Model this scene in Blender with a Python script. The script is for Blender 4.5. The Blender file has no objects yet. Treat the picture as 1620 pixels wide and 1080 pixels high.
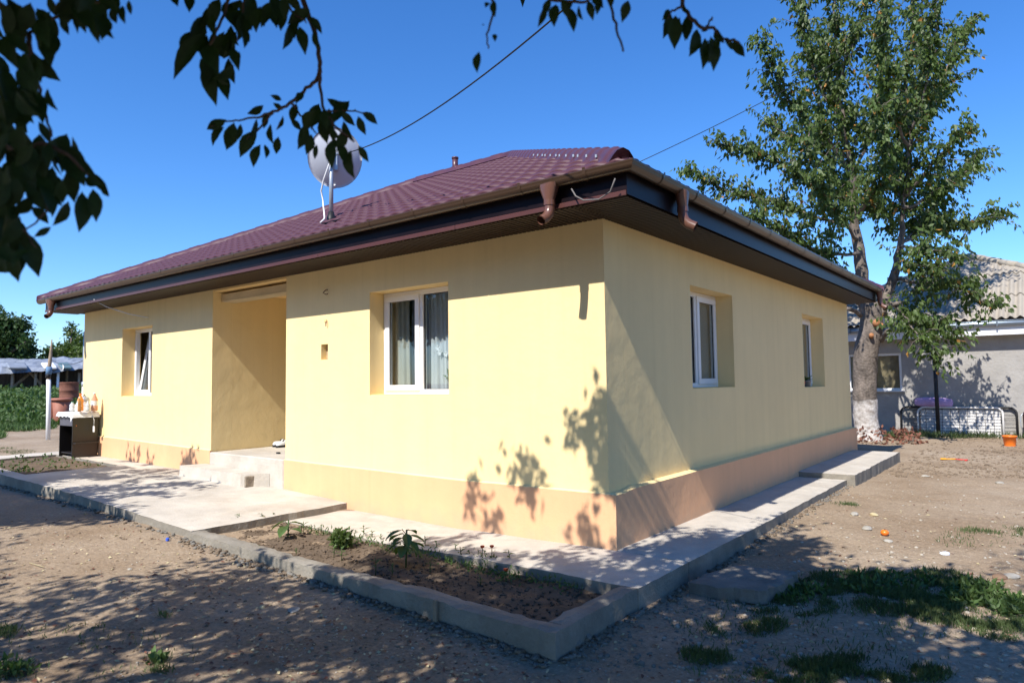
import bpy, bmesh, math, random
import numpy as np
from mathutils import Vector, Matrix, noise
random.seed(7); rng = np.random.default_rng(7)
SC = bpy.context.scene
COL = SC.collection
# ------------------------------------------------------------------ camera
CX, CY, CZ = 2.8776, -4.9463, 1.361
YAW, PITCH, ROLL, FPX = 0.6635, 0.0601, -0.0137, 1078.94
FWD = Vector((-math.sin(YAW)*math.cos(PITCH), math.cos(YAW)*math.cos(PITCH), math.sin(PITCH)))
RT0 = Vector((math.cos(YAW), math.sin(YAW), 0)); UP0 = RT0.cross(FWD)
RT = RT0*math.cos(ROLL)+UP0*math.sin(ROLL); UP = -RT0*math.sin(ROLL)+UP0*math.cos(ROLL)
EYE = Vector((CX, CY, CZ))
cam_d = bpy.data.cameras.new('camera'); cam = bpy.data.objects.new('camera', cam_d); COL.objects.link(cam)
M = Matrix(((RT.x, UP.x, -FWD.x, CX), (RT.y, UP.y, -FWD.y, CY), (RT.z, UP.z, -FWD.z, CZ), (0, 0, 0, 1)))
cam.matrix_world = M
cam_d.sensor_width = 36; cam_d.lens = FPX*36/1620; cam_d.clip_end = 2000; cam_d.clip_start = .05
cam_d.dof.use_dof = True; cam_d.dof.focus_distance = 7.2; cam_d.dof.aperture_fstop = 2.4
SC.camera = cam
# ------------------------------------------------------------------ sky, sun, exposure
SUN = Vector((0.083, -1.0, 1.07)).normalized()          # direction towards the sun
elev = math.asin(SUN.z); azim = math.atan2(SUN.x, SUN.y)
w = bpy.data.worlds.new('World'); SC.world = w; w.use_nodes = True
nt = w.node_tree; nt.nodes.clear()
sky = nt.nodes.new('ShaderNodeTexSky'); sky.sky_type = 'NISHITA'; sky.sun_disc = False
sky.sun_elevation = elev; sky.sun_rotation = azim; sky.air_density = 1.0; sky.dust_density = 0; sky.ozone_density = 4.0
bg = nt.nodes.new('ShaderNodeBackground'); bg.inputs[1].default_value = .122
out = nt.nodes.new('ShaderNodeOutputWorld')
hs = nt.nodes.new('ShaderNodeHueSaturation'); hs.inputs['Saturation'].default_value = 1.22; nt.links.new(sky.outputs[0], hs.inputs['Color'])
tn = nt.nodes.new('ShaderNodeMixRGB'); tn.blend_type = 'MULTIPLY'; tn.inputs[0].default_value = 1; tn.inputs[2].default_value = (.82, .97, 1.20, 1); nt.links.new(hs.outputs[0], tn.inputs[1])
nt.links.new(tn.outputs[0], bg.inputs[0]); nt.links.new(bg.outputs[0], out.inputs[0])
ld = bpy.data.lights.new('sun', 'SUN'); ld.energy = 5.0; ld.angle = math.radians(.53); ld.color = (1, .95, .87)
lo = bpy.data.objects.new('sun', ld); COL.objects.link(lo); lo.location = (0, -20, 20)
lo.rotation_euler = SUN.to_track_quat('Z', 'Y').to_euler()
vs = SC.view_settings; vs.view_transform = 'Standard'; vs.look = 'None'; vs.exposure = .55; vs.gamma = 1; vs.use_curve_mapping = False
SC.cycles.max_bounces = 6; SC.cycles.transparent_max_bounces = 10

# ------------------------------------------------------------------ helpers
def ray(u, v): return (u-810)/FPX*RT-(v-540)/FPX*UP+FWD
def at(u, v, D): return EYE+ray(u, v)*D
def on(u, v, ax, val):
    d = ray(u, v); t = (val-EYE[ax])/d[ax]; return EYE+d*t
def project(p):
    q = Vector(p)-EYE; z = q.dot(FWD)
    return (810+FPX*q.dot(RT)/z, 540-FPX*q.dot(UP)/z, z)

def mat(name, col, rough=.8, metal=0, bump=0, bscale=40, var=.12, vscale=3, spec=.3, trans=0, stretch=None, clear=0, dark=None, lump=0):
    m = bpy.data.materials.new(name); m.use_nodes = True; t = m.node_tree; n = t.nodes; L = t.links.new
    p = n['Principled BSDF']; p.inputs['Roughness'].default_value = rough; p.inputs['Metallic'].default_value = metal
    p.inputs['Specular IOR Level'].default_value = spec
    if clear: p.inputs['Coat Weight'].default_value = clear; p.inputs['Coat Roughness'].default_value = .1
    tc = n.new('ShaderNodeTexCoord'); mp = n.new('ShaderNodeMapping'); L(tc.outputs['Object'], mp.inputs[0])
    if stretch: mp.inputs['Scale'].default_value = stretch
    a = n.new('ShaderNodeTexNoise'); a.inputs['Scale'].default_value = vscale; a.inputs['Detail'].default_value = 8; a.inputs['Roughness'].default_value = .65
    L(mp.outputs[0], a.inputs[0])
    r = n.new('ShaderNodeValToRGB'); r.color_ramp.elements[0].position = .3; r.color_ramp.elements[1].position = .7
    c = Vector(col); d = Vector(dark) if dark else c*(1-var*1.6)
    r.color_ramp.elements[0].color = (*d, 1); r.color_ramp.elements[1].color = (*[min(1, x*(1+var*.6)) for x in c], 1)
    L(a.outputs[0], r.inputs[0]); L(r.outputs[0], p.inputs['Base Color'])
    if bump:
        b = n.new('ShaderNodeTexNoise'); b.inputs['Scale'].default_value = bscale; b.inputs['Detail'].default_value = 6
        L(tc.outputs['Object'], b.inputs[0])
        bp = n.new('ShaderNodeBump'); bp.inputs['Strength'].default_value = bump; bp.inputs['Distance'].default_value = .03 if 'bark' in name else .01
        L(b.outputs[0], bp.inputs['Height']); L(bp.outputs[0], p.inputs['Normal'])
        if lump:
            b2 = n.new('ShaderNodeTexNoise'); b2.inputs['Scale'].default_value = bscale*.06; b2.inputs['Detail'].default_value = 3
            L(tc.outputs['Object'], b2.inputs[0]); bq = n.new('ShaderNodeBump'); bq.inputs['Strength'].default_value = lump; bq.inputs['Distance'].default_value = .05
            L(b2.outputs[0], bq.inputs['Height']); L(bq.outputs[0], bp.inputs['Normal'])
    if trans:
        o = n['Material Output']; tr = n.new('ShaderNodeBsdfTranslucent'); mx = n.new('ShaderNodeMixShader'); mx.inputs[0].default_value = trans
        mul = n.new('ShaderNodeMixRGB'); mul.blend_type = 'MULTIPLY'; mul.inputs[0].default_value = 1; mul.inputs[2].default_value = (1.6, 1.9, .6, 1)
        L(r.outputs[0], mul.inputs[1]); L(mul.outputs[0], tr.inputs[0]); L(p.outputs[0], mx.inputs[1]); L(tr.outputs[0], mx.inputs[2]); L(mx.outputs[0], o.inputs[0])
    return m

def wall_mat(name, col, top):
    """painted render: faint vertical trowel bands and hand-plastered relief"""
    m = mat(name, col, rough=.85, bump=.12, bscale=55, var=.03, vscale=1.2, lump=.17)
    t = m.node_tree; n = t.nodes; L = t.links.new; p = n['Principled BSDF']
    src = p.inputs['Base Color'].links[0].from_socket
    tc = n.new('ShaderNodeTexCoord'); mp = n.new('ShaderNodeMapping'); mp.inputs['Scale'].default_value = (5, 5, .2); L(tc.outputs['Object'], mp.inputs[0])
    a = n.new('ShaderNodeTexNoise'); a.inputs['Scale'].default_value = 1; a.inputs['Detail'].default_value = 5; L(mp.outputs[0], a.inputs[0])
    r = n.new('ShaderNodeMapRange'); r.inputs[1].default_value = .35; r.inputs[2].default_value = .65; r.inputs[3].default_value = .975; r.inputs[4].default_value = 1.015; L(a.outputs[0], r.inputs[0])
    # stains that creep up from the bottom
    mx = n.new('ShaderNodeMixRGB'); mx.blend_type = 'MULTIPLY'; mx.inputs[0].default_value = 1; L(src, mx.inputs[1]); L(r.outputs[0], mx.inputs[2])
    ps = n.new('ShaderNodeSeparateXYZ'); L(tc.outputs['Object'], ps.inputs[0])
    n2 = n.new('ShaderNodeTexNoise'); n2.inputs['Scale'].default_value = 6; n2.inputs['Detail'].default_value = 8; L(tc.outputs['Object'], n2.inputs[0])
    hz = n.new('ShaderNodeMath'); hz.operation = 'MULTIPLY_ADD'; hz.inputs[1].default_value = -.42; L(n2.outputs[0], hz.inputs[0]); L(ps.outputs[2], hz.inputs[2])
    sp = n.new('ShaderNodeMapRange'); sp.inputs[1].default_value = -.32; sp.inputs[2].default_value = -.06; sp.inputs[3].default_value = .5; sp.inputs[4].default_value = 0; L(hz.outputs[0], sp.inputs[0])
    m3 = n.new('ShaderNodeMixRGB'); L(sp.outputs[0], m3.inputs[0]); L(mx.outputs[0], m3.inputs[1]); m3.inputs[2].default_value = (.42, .33, .24, 1)
    ms = n.new('ShaderNodeMapping'); ms.inputs['Scale'].default_value = (13, 13, .55); L(tc.outputs['Object'], ms.inputs[0])
    n3 = n.new('ShaderNodeTexNoise'); n3.inputs['Scale'].default_value = 1; n3.inputs['Detail'].default_value = 4; L(ms.outputs[0], n3.inputs[0])
    r3 = n.new('ShaderNodeMapRange'); r3.inputs[1].default_value = .56; r3.inputs[2].default_value = .72; r3.inputs[3].default_value = 0; r3.inputs[4].default_value = .12; L(n3.outputs[0], r3.inputs[0])
    m4 = n.new('ShaderNodeMixRGB'); m4.blend_type = 'MULTIPLY'; L(r3.outputs[0], m4.inputs[0]); L(m3.outputs[0], m4.inputs[1]); m4.inputs[2].default_value = (.72, .70, .66, 1)
    L(m4.outputs[0], p.inputs['Base Color'])
    return m

def weather(m, dark, sc=1.3, amt=.55, crack=True):
    """blotchy damp stains and a few hairline cracks over an existing base colour"""
    t = m.node_tree; n = t.nodes; L = t.links.new; p = n['Principled BSDF']; src = p.inputs['Base Color'].links[0].from_socket
    tc = n.new('ShaderNodeTexCoord'); a = n.new('ShaderNodeTexNoise'); a.inputs['Scale'].default_value = sc; a.inputs['Detail'].default_value = 12; a.inputs['Roughness'].default_value = .75; L(tc.outputs['Object'], a.inputs[0])
    r = n.new('ShaderNodeMapRange'); r.inputs[1].default_value = .48; r.inputs[2].default_value = .66; r.inputs[3].default_value = 0; r.inputs[4].default_value = amt; L(a.outputs[0], r.inputs[0])
    mx = n.new('ShaderNodeMixRGB'); L(r.outputs[0], mx.inputs[0]); L(src, mx.inputs[1]); mx.inputs[2].default_value = (*dark, 1); o = mx.outputs[0]
    sp = n.new('ShaderNodeTexNoise'); sp.inputs['Scale'].default_value = 90; sp.inputs['Detail'].default_value = 3; L(tc.outputs['Object'], sp.inputs[0])
    rs = n.new('ShaderNodeMapRange'); rs.inputs[1].default_value = .62; rs.inputs[2].default_value = .72; rs.inputs[3].default_value = 0; rs.inputs[4].default_value = .45; L(sp.outputs[0], rs.inputs[0])
    m2 = n.new('ShaderNodeMixRGB'); L(rs.outputs[0], m2.inputs[0]); L(o, m2.inputs[1]); m2.inputs[2].default_value = (*dark, 1); o = m2.outputs[0]
    L(o, p.inputs['Base Color'])
def ground_mat():
    m = bpy.data.materials.new('dirt'); m.use_nodes = True; t = m.node_tree; n = t.nodes; L = t.links.new; p = n['Principled BSDF']
    p.inputs['Roughness'].default_value = .95; p.inputs['Specular IOR Level'].default_value = .15
    tc = n.new('ShaderNodeTexCoord')
    def nz(s, d=8, rr=.6):
        a = n.new('ShaderNodeTexNoise'); a.inputs['Scale'].default_value = s; a.inputs['Detail'].default_value = d; a.inputs['Roughness'].default_value = rr; L(tc.outputs['Object'], a.inputs[0]); return a
    def ramp(s, p0, c0, p1, c1):
        r = n.new('ShaderNodeValToRGB'); r.color_ramp.elements[0].position = p0; r.color_ramp.elements[0].color = (*c0, 1); r.color_ramp.elements[1].position = p1; r.color_ramp.elements[1].color = (*c1, 1); L(s, r.inputs[0]); return r
    base = ramp(nz(.55, 10, .7).outputs[0], .36, (.27, .20, .135), .64, (.385, .31, .23))
    fine = ramp(nz(38, 6, .75).outputs[0], .32, (.62, .60, .57), .68, (1.22, 1.2, 1.18))
    mx = n.new('ShaderNodeMixRGB'); mx.blend_type = 'MULTIPLY'; mx.inputs[0].default_value = 1; L(base.outputs[0], mx.inputs[1]); L(fine.outputs[0], mx.inputs[2])
    vo = n.new('ShaderNodeTexVoronoi'); vo.inputs['Scale'].default_value = 26; L(tc.outputs['Object'], vo.inputs[0])
    pm = ramp(vo.outputs['Distance'], .10, (1, 1, 1), .17, (0, 0, 0))
    sel = ramp(nz(4, 3, .5).outputs[0], .5, (0, 0, 0), .62, (1, 1, 1))
    ml = n.new('ShaderNodeMixRGB'); ml.blend_type = 'MULTIPLY'; ml.inputs[0].default_value = 1; L(pm.outputs[0], ml.inputs[1]); L(sel.outputs[0], ml.inputs[2])
    m2 = n.new('ShaderNodeMixRGB'); L(ml.outputs[0], m2.inputs[0]); L(mx.outputs[0], m2.inputs[1]); m2.inputs[2].default_value = (.52, .49, .44, 1)
    L(m2.outputs[0], p.inputs['Base Color'])
    b = n.new('ShaderNodeBump'); b.inputs['Strength'].default_value = .55; b.inputs['Distance'].default_value = .02; L(nz(30, 8, .75).outputs[0], b.inputs['Height'])
    b2 = n.new('ShaderNodeBump'); b2.inputs['Strength'].default_value = .5; b2.inputs['Distance'].default_value = .06; L(nz(5, 6, .6).outputs[0], b2.inputs['Height']); L(b2.outputs[0], b.inputs['Normal'])
    L(b.outputs[0], p.inputs['Normal'])
    return m

def glass_mat():
    m = bpy.data.materials.new('window_glass'); m.use_nodes = True; t = m.node_tree; n = t.nodes; L = t.links.new; n.remove(n['Principled BSDF'])
    tr = n.new('ShaderNodeBsdfTransparent'); tr.inputs[0].default_value = (.86, .9, .9, 1)
    gl = n.new('ShaderNodeBsdfGlossy'); gl.inputs['Roughness'].default_value = .01
    fr = n.new('ShaderNodeLayerWeight'); fr.inputs[0].default_value = .5
    pw = n.new('ShaderNodeMath'); pw.operation = 'POWER'; pw.inputs[1].default_value = 3.5; L(fr.outputs['Facing'], pw.inputs[0])
    ad = n.new('ShaderNodeMath'); ad.operation = 'MULTIPLY_ADD'; ad.inputs[1].default_value = .75; ad.inputs[2].default_value = .07; L(pw.outputs[0], ad.inputs[0])
    mx = n.new('ShaderNodeMixShader'); L(ad.outputs[0], mx.inputs[0]); L(tr.outputs[0], mx.inputs[1]); L(gl.outputs[0], mx.inputs[2]); L(mx.outputs[0], n['Material Output'].inputs[0])
    return m

def mark(o, label=None, cat=None, group=None, kind=None):
    if label: o['label'] = label
    if cat: o['category'] = cat
    if group: o['group'] = group
    if kind: o['kind'] = kind
    return o
def empty(name, loc, label, cat, group=None, rz=0):
    o = bpy.data.objects.new(name, None); COL.objects.link(o); o.location = loc; o.rotation_euler = (0, 0, rz); o.empty_display_size = .1
    return mark(o, label, cat, group)
def link_mesh(name, me, m, parent=None, loc=None, rot=None):
    o = bpy.data.objects.new(name, me); COL.objects.link(o)
    if m and not me.materials: me.materials.append(m)
    if parent: o.parent = parent
    if loc is not None: o.location = loc
    if rot is not None: o.rotation_euler = rot
    return o
def mesh_np(name, V, F, smooth=False):
    me = bpy.data.meshes.new(name)
    V = np.asarray(V, np.float32); F = np.asarray(F, np.int32); k = F.shape[1]
    me.vertices.add(len(V)); me.vertices.foreach_set('co', V.ravel())
    me.loops.add(F.size); me.loops.foreach_set('vertex_index', F.ravel())
    me.polygons.add(len(F)); me.polygons.foreach_set('loop_start', np.arange(0, F.size, k, dtype=np.int32)); me.polygons.foreach_set('loop_total', np.full(len(F), k, np.int32))
    if smooth: me.polygons.foreach_set('use_smooth', np.ones(len(F), bool))
    me.update(calc_edges=True); return me

class MB:
    def __init__(s): s.v = []; s.f = []; s.s = []
    def add(s, vs, fs, smooth=False):
        b = len(s.v); s.v += [tuple(v) for v in vs]; s.f += [tuple(b+i for i in f) for f in fs]; s.s += [smooth]*len(fs); return s
    def box(s, x0, x1, y0, y1, z0, z1, M=None, c=0):
        """box with chamfered edges when c > 0"""
        bm = bmesh.new(); bmesh.ops.create_cube(bm, size=1)
        for v in bm.verts: v.co = Vector(((x0+x1)/2+v.co.x*(x1-x0), (y0+y1)/2+v.co.y*(y1-y0), (z0+z1)/2+v.co.z*(z1-z0)))
        if c: bmesh.ops.bevel(bm, geom=list(bm.edges), offset=c, segments=1, affect='EDGES')
        if M is not None: bmesh.ops.transform(bm, matrix=M, verts=bm.verts)
        bm.verts.index_update(); s.add([v.co for v in bm.verts], [[v.index for v in f.verts] for f in bm.faces]); bm.free(); return s
    def tube(s, pts, rad, n=8, cap=True):
        pts = [Vector(p) for p in pts]; k = len(pts); vs = []; up = None
        rad = rad if hasattr(rad, '__len__') else [rad]*k
        for i, p in enumerate(pts):
            d = (pts[min(i+1, k-1)]-pts[max(i-1, 0)]).normalized()
            if up is None: up = Vector((0, 0, 1)) if abs(d.z) < .9 else Vector((1, 0, 0))
            a = d.cross(up).normalized(); up = a.cross(d).normalized()
            for j in range(n):
                t = 2*math.pi*j/n; vs.append(p+(a*math.cos(t)+up*math.sin(t))*rad[i])
        fs = [(i*n+j, i*n+(j+1) % n, (i+1)*n+(j+1) % n, (i+1)*n+j) for i in range(k-1) for j in range(n)]
        if cap: fs += [tuple(range(n))[::-1], tuple((k-1)*n+j for j in range(n))]
        s.add(vs, fs, True); return s
    def lathe(s, prof, n=16, c=(0, 0, 0), cap=True):
        vs = [(c[0]+r*math.cos(2*math.pi*j/n), c[1]+r*math.sin(2*math.pi*j/n), c[2]+z) for r, z in prof for j in range(n)]; k = len(prof)
        fs = [(i*n+j, i*n+(j+1) % n, (i+1)*n+(j+1) % n, (i+1)*n+j) for i in range(k-1) for j in range(n)]
        if cap: fs += [tuple(range(n))[::-1], tuple((k-1)*n+j for j in range(n))]
        s.add(vs, fs, True); return s
    def build(s, name, m, parent=None, loc=None, rot=None):
        me = bpy.data.meshes.new(name); me.from_pydata(s.v, [], s.f); me.polygons.foreach_set('use_smooth', s.s); me.update()
        return link_mesh(name, me, m, parent, loc, rot)

def N3(x, y, z=0, s=1): return noise.noise(Vector((x*s, y*s, z)))
# ------------------------------------------------------------------ materials
m_yellow = wall_mat('yellow_render', (.87, .675, .345), 0)
m_peach = wall_mat('peach_plinth_paint', (.78, .435, .24), 0)
m_reveal = mat('yellow_reveal_paint', (.86, .61, .27), var=.03, bump=.1)
m_conc = mat('concrete', (.54, .495, .43), rough=.9, bump=.5, bscale=60, var=.13, vscale=2.2, lump=.3)
m_conc2 = mat('grey_concrete', (.21, .195, .17), rough=.92, bump=.7, bscale=45, var=.2, vscale=3.5, lump=.5)
m_soil = mat('garden_soil', (.15, .112, .08), rough=1, bump=1, bscale=22, var=.25, vscale=5, lump=.6, spec=.1)
m_dirt = ground_mat()
m_tile = mat('maroon_metal_tile', (.085, .032, .042), rough=.5, var=.08, spec=.35)
m_ridge = mat('maroon_ridge_metal', (.085, .032, .042), rough=.36, var=.05, spec=.5)
m_gut = mat('brown_gutter_metal', (.060, .034, .020), rough=.28, var=.05, spec=.6)
m_outlet = mat('brown_outlet_plastic', (.14, .065, .045), rough=.3, var=.04, spec=.6)
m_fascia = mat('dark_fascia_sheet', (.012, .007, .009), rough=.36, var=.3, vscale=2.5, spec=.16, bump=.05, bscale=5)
m_trim = mat('red_brown_trim', (.085, .030, .026), rough=.4, var=.06, spec=.5)
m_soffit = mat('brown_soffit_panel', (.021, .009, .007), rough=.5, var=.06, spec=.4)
m_pvc = mat('white_window_plastic', (.80, .80, .80), rough=.3, var=.01, spec=.5)
m_seal = mat('black_seal', (.02, .02, .02))
m_glass = glass_mat()
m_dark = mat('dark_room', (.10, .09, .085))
m_curt = mat('white_net_curtain', (.62, .61, .64), var=.04, rough=.9)
m_blind = mat('grey_roller_blind', (.42, .38, .34), rough=.8, var=.03)
m_dish = mat('grey_dish_paint', (.50, .52, .57), rough=.4, var=.02)
m_steel = mat('galvanised_steel', (.42, .46, .50), rough=.4, metal=.4, var=.08)
m_white = mat('white_plastic', (.8, .8, .8), rough=.4, var=.02)
m_cable = mat('black_cable', (.02, .02, .02), rough=.6)
m_wcable = mat('white_cable', (.75, .75, .74), rough=.5)
m_bark = mat('grey_brown_bark', (.20, .165, .14), rough=.95, bump=1, bscale=18, var=.42, vscale=9, stretch=(1, 1, .35), lump=.8)
m_branch = mat('dark_branch_bark', (.10, .065, .05), rough=.9, bump=.5, var=.25)
m_lime = mat('limewash', (.66, .63, .60), rough=.95, bump=1, bscale=25, dark=(.22, .18, .15), vscale=11, lump=.5)
m_cut = mat('fresh_cut_wood', (.40, .18, .08), rough=.8, var=.2, vscale=12)
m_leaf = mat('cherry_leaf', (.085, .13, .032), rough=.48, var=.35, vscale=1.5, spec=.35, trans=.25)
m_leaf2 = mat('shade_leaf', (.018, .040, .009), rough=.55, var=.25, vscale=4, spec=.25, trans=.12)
m_leaf3 = mat('bright_weed_leaf', (.08, .135, .04), rough=.55, var=.3, vscale=4, trans=.2)
m_leafy = mat('yellowing_leaf', (.40, .20, .045), rough=.6, var=.3, vscale=6, trans=.2)
m_leafd = mat('dark_far_leaf', (.035, .075, .018), rough=.6, var=.35, vscale=.8, trans=.15)
m_grass = mat('grass_blade', (.085, .12, .045), rough=.6, var=.3, vscale=1.5, trans=.2)
m_stone = mat('pale_stone', (.37, .345, .30), rough=.9, bump=.4, var=.2, vscale=6)
m_stucco = mat('grey_stucco', (.34, .325, .305), rough=.95, bump=1, bscale=16, var=.12, vscale=2.5, lump=.7)
m_asb = mat('asbestos_cement', (.36, .32, .265), rough=.95, bump=.5, bscale=30, var=.1, vscale=2.0, stretch=(1, .3, 1))
m_whitef = mat('white_painted_board', (.74, .76, .80), rough=.5, var=.03)
m_bluegut = mat('grey_blue_gutter', (.22, .27, .33), rough=.3, metal=.5, var=.1)
m_wood = mat('weathered_wood', (.32, .25, .18), rough=.9, bump=.4, var=.25, vscale=8)
m_desk = mat('black_brown_chipboard', (.014, .011, .010), rough=.35, var=.1, spec=.5)
m_cloth = mat('white_tablecloth', (.8, .8, .8), rough=.8, var=.03)
m_tarp = mat('blue_grey_tarpaulin', (.25, .28, .33), rough=.5, var=.25, vscale=1.5, bump=.4, bscale=6)
m_rust = mat('rusty_steel', (.20, .085, .055), rough=.8, var=.3, vscale=5, bump=.3)
m_terra = mat('brown_red_bin', (.33, .13, .085), rough=.6, var=.12)
m_orange = mat('orange_plastic', (.85, .19, .02), rough=.35, var=.04, spec=.5)
m_redp = mat('red_plastic', (.7, .05, .04), rough=.35, var=.04)
m_yelp = mat('yellow_plastic', (.8, .35, .03), rough=.35, var=.04)
m_juice = mat('orange_drink', (.80, .30, .03), rough=.15, var=.05, spec=.6)
m_clear = mat('cloudy_bottle_plastic', (.62, .64, .62), rough=.2, var=.05, spec=.6)
m_black = mat('black_iron', (.018, .018, .02), rough=.5, var=.1)
m_lilac = mat('lilac_cushion_cloth', (.50, .34, .58), rough=.9, var=.15, vscale=4)
m_matt = mat('off_white_mesh_board', (.62, .60, .58), rough=.9, var=.08)
m_brownf = mat('brown_furniture', (.06, .03, .03), rough=.5, var=.2)
m_flower = mat('red_orange_petal', (.62, .07, .015), rough=.6, var=.2)
m_petalw = mat('white_petal', (.85, .82, .85), rough=.6, var=.05)
m_potg = mat('grey_pot', (.22, .23, .26), rough=.5)
m_straw = mat('dry_straw', (.5, .42, .25), rough=.9)
m_tan = mat('tan_curtain', (.42, .30, .18), rough=.9, var=.25, vscale=4)
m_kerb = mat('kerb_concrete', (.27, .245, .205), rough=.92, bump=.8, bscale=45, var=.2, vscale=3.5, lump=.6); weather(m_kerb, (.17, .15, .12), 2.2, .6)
weather(m_conc, (.34, .29, .23)); weather(m_conc2, (.11, .095, .08), 2.2, .6)
# ------------------------------------------------------------------ terrain
def lerp(x, xs, ys): return float(np.interp(x, xs, ys))
def ztop(x): return lerp(x, [-11.5, -9.5, -6.3, -4.5, -3.35], [.22, .2, .155, .10, .055])
GX = [-60, -44, -30, -24, -17, -11.5, -5, -3, -1.2, .6, 4, 40]; GZ = [1.0, .78, .36, .16, .09, .08, .02, -.035, -.09, -.15, -.14, -.14]
def zg0(x, y): return lerp(x, GX, GZ)
def zg(x, y):
    z = zg0(x, y)+.018*N3(x, y, 3, 1.3)+.008*N3(x, y, 9, 6)
    if y > 12: z += min(1, (y-12)/2)*.03
    if x > -.5 and y > .5: z += lerp(y, [.5, 3, 5.2, 8, 30], [0, .065, .065, .045, .03])*lerp(x, [0, .5, 3, 8], [0, 1, .6, 0])
    return z
def axis(lo, hi, d, far):
    a = list(np.arange(lo, hi+1e-6, d)); s = d; p = hi; q = lo; R = []; Lf = []
    while p < far: s *= 1.13; p += s; R.append(p)
    s = d
    while q > -far: s *= 1.13; q -= s; Lf.append(q)
    return np.array(Lf[::-1]+a+R)
xs = axis(-7, 4.2, .06, 700); ys = axis(-4.5, 9, .07, 700)
V = np.array([(x, y, zg(x, y)) for y in ys for x in xs], np.float32)
nx, ny = len(xs), len(ys); I = np.arange(nx*ny).reshape(ny, nx)
F = np.stack([I[:-1, :-1], I[:-1, 1:], I[1:, 1:], I[1:, :-1]], -1).reshape(-1, 4)
gr = link_mesh('ground', mesh_np('ground', V, F, True), m_dirt); mark(gr, kind='structure')

def slab(name, x0, x1, y0, y1, zt, depth, m, holes=(), amp=.004, edge=.008, step=.09, shear=None, parent=None, kind='structure', stepy=None):
    """cast concrete: subdivided top, slightly ragged rounded edges"""
    nx = max(2, int((x1-x0)/step)+1); ny = max(2, int((y1-y0)/(stepy or step))+1)
    X = np.linspace(x0, x1, nx); Y = np.linspace(y0, y1, ny); b = MB(); vs = []; idx = {}
    def P(i, j):
        x, y = X[i], Y[j]; z = (zt(x) if callable(zt) else zt)+amp*N3(x, y, 1, 7)+amp*1.5*N3(x, y, 5, 2)
        ex = (i == 0)*-1+(i == nx-1)*1; ey = (j == 0)*-1+(j == ny-1)*1
        if ex or ey: z -= .006+edge*.5*max(0, N3(x, y, 2, 14))
        x += ex*edge*N3(x, y, 4, 11); y += ey*edge*N3(x, y, 6, 11)
        if shear: x += shear(x, y)[0]; y += shear(x, y)[1]
        return (x, y, z)
    for j in range(ny):
        for i in range(nx): idx[i, j] = len(vs); vs.append(P(i, j))
    fs = []
    for j in range(ny-1):
        for i in range(nx-1):
            cx, cy = (X[i]+X[i+1])/2, (Y[j]+Y[j+1])/2
            if any(a < cx < c and d < cy < e for a, c, d, e in holes): continue
            fs.append((idx[i, j], idx[i+1, j], idx[i+1, j+1], idx[i, j+1]))
    cnt = {}
    for f in fs:
        for k in range(4): e = (f[k], f[(k+1) % 4]); cnt[e] = 1
    low = {}
    def lw(k):
        if k not in low: low[k] = len(vs); x, y, z = vs[k]; vs.append((x+.004*N3(x, y, 8, 9), y+.004*N3(x, y, 18, 9), z-depth))
        return low[k]
    for (a, c) in list(cnt):
        if (c, a) not in cnt: fs.append((c, a, lw(a), lw(c)))
    b.add(vs, fs); o = b.build(name, m, parent)
    if m == m_conc:   # rougher formed side faces; shade and soil stain both put into the darker colour
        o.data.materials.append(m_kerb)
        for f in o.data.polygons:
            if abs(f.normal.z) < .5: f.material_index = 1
    if kind: mark(o, kind=kind)
    return o
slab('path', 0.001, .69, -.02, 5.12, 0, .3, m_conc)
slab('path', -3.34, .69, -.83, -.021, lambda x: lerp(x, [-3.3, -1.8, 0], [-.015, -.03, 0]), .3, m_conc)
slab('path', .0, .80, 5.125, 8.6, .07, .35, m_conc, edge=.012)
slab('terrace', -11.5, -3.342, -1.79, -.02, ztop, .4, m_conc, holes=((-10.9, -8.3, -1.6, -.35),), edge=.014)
ke = empty('garden_kerb', (-1.3, -1.74, -.15), 'low cast concrete kerb bordering the flower bed along the yard', 'kerb')
ke.location = (0, 0, 0)
kz = lambda x: lerp(x, [-3.34, -1.5, .5], [.05, .02, .002])
slab('long_kerb', -3.34, .69, -1.815, -1.68, kz, .4, m_kerb, edge=.024, amp=.007, step=.055, parent=ke, kind=None)
slab('short_kerb', .56, .69, -1.678, -.832, .001, .4, m_kerb, edge=.022, amp=.006, step=.055, parent=ke, kind=None)
# wooden peg left in the kerb formwork
MB().box(-.015, .015, -.01, .01, 0, .19, c=.003).build('wooden_peg', m_wood, None, (-.19, -1.835, -.17), (.03, .02, .1))
mark(bpy.data.objects['wooden_peg'], 'short wooden peg standing against the long kerb face', 'peg')
def soil(name, x0, x1, y0, y1, zf, step=.05):
    X = np.arange(x0, x1+step, step); Y = np.arange(y0, y1+step, step)
    V = [(x, y, zf(x)+.022*N3(x, y, 1, 5)+.014*N3(x, y, 2, 14)+.006*N3(x, y, 3, 33)) for y in Y for x in X]; nx, ny = len(X), len(Y)
    I = np.arange(nx*ny).reshape(ny, nx); F = np.stack([I[:-1, :-1], I[:-1, 1:], I[1:, 1:], I[1:, :-1]], -1).reshape(-1, 4)
    o = link_mesh(name, mesh_np(name, V, F, True), m_soil); mark(o, kind='structure'); return o
bedz = lambda x: lerp(x, [-3.3, -1.5, .5], [-.035, -.06, -.09])
soil('soil', -3.36, .6, -1.70, -.80, bedz, .035)
soil('soil', -10.95, -8.25, -1.65, -.3, lambda x: ztop(x)-.035, .07)
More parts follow.
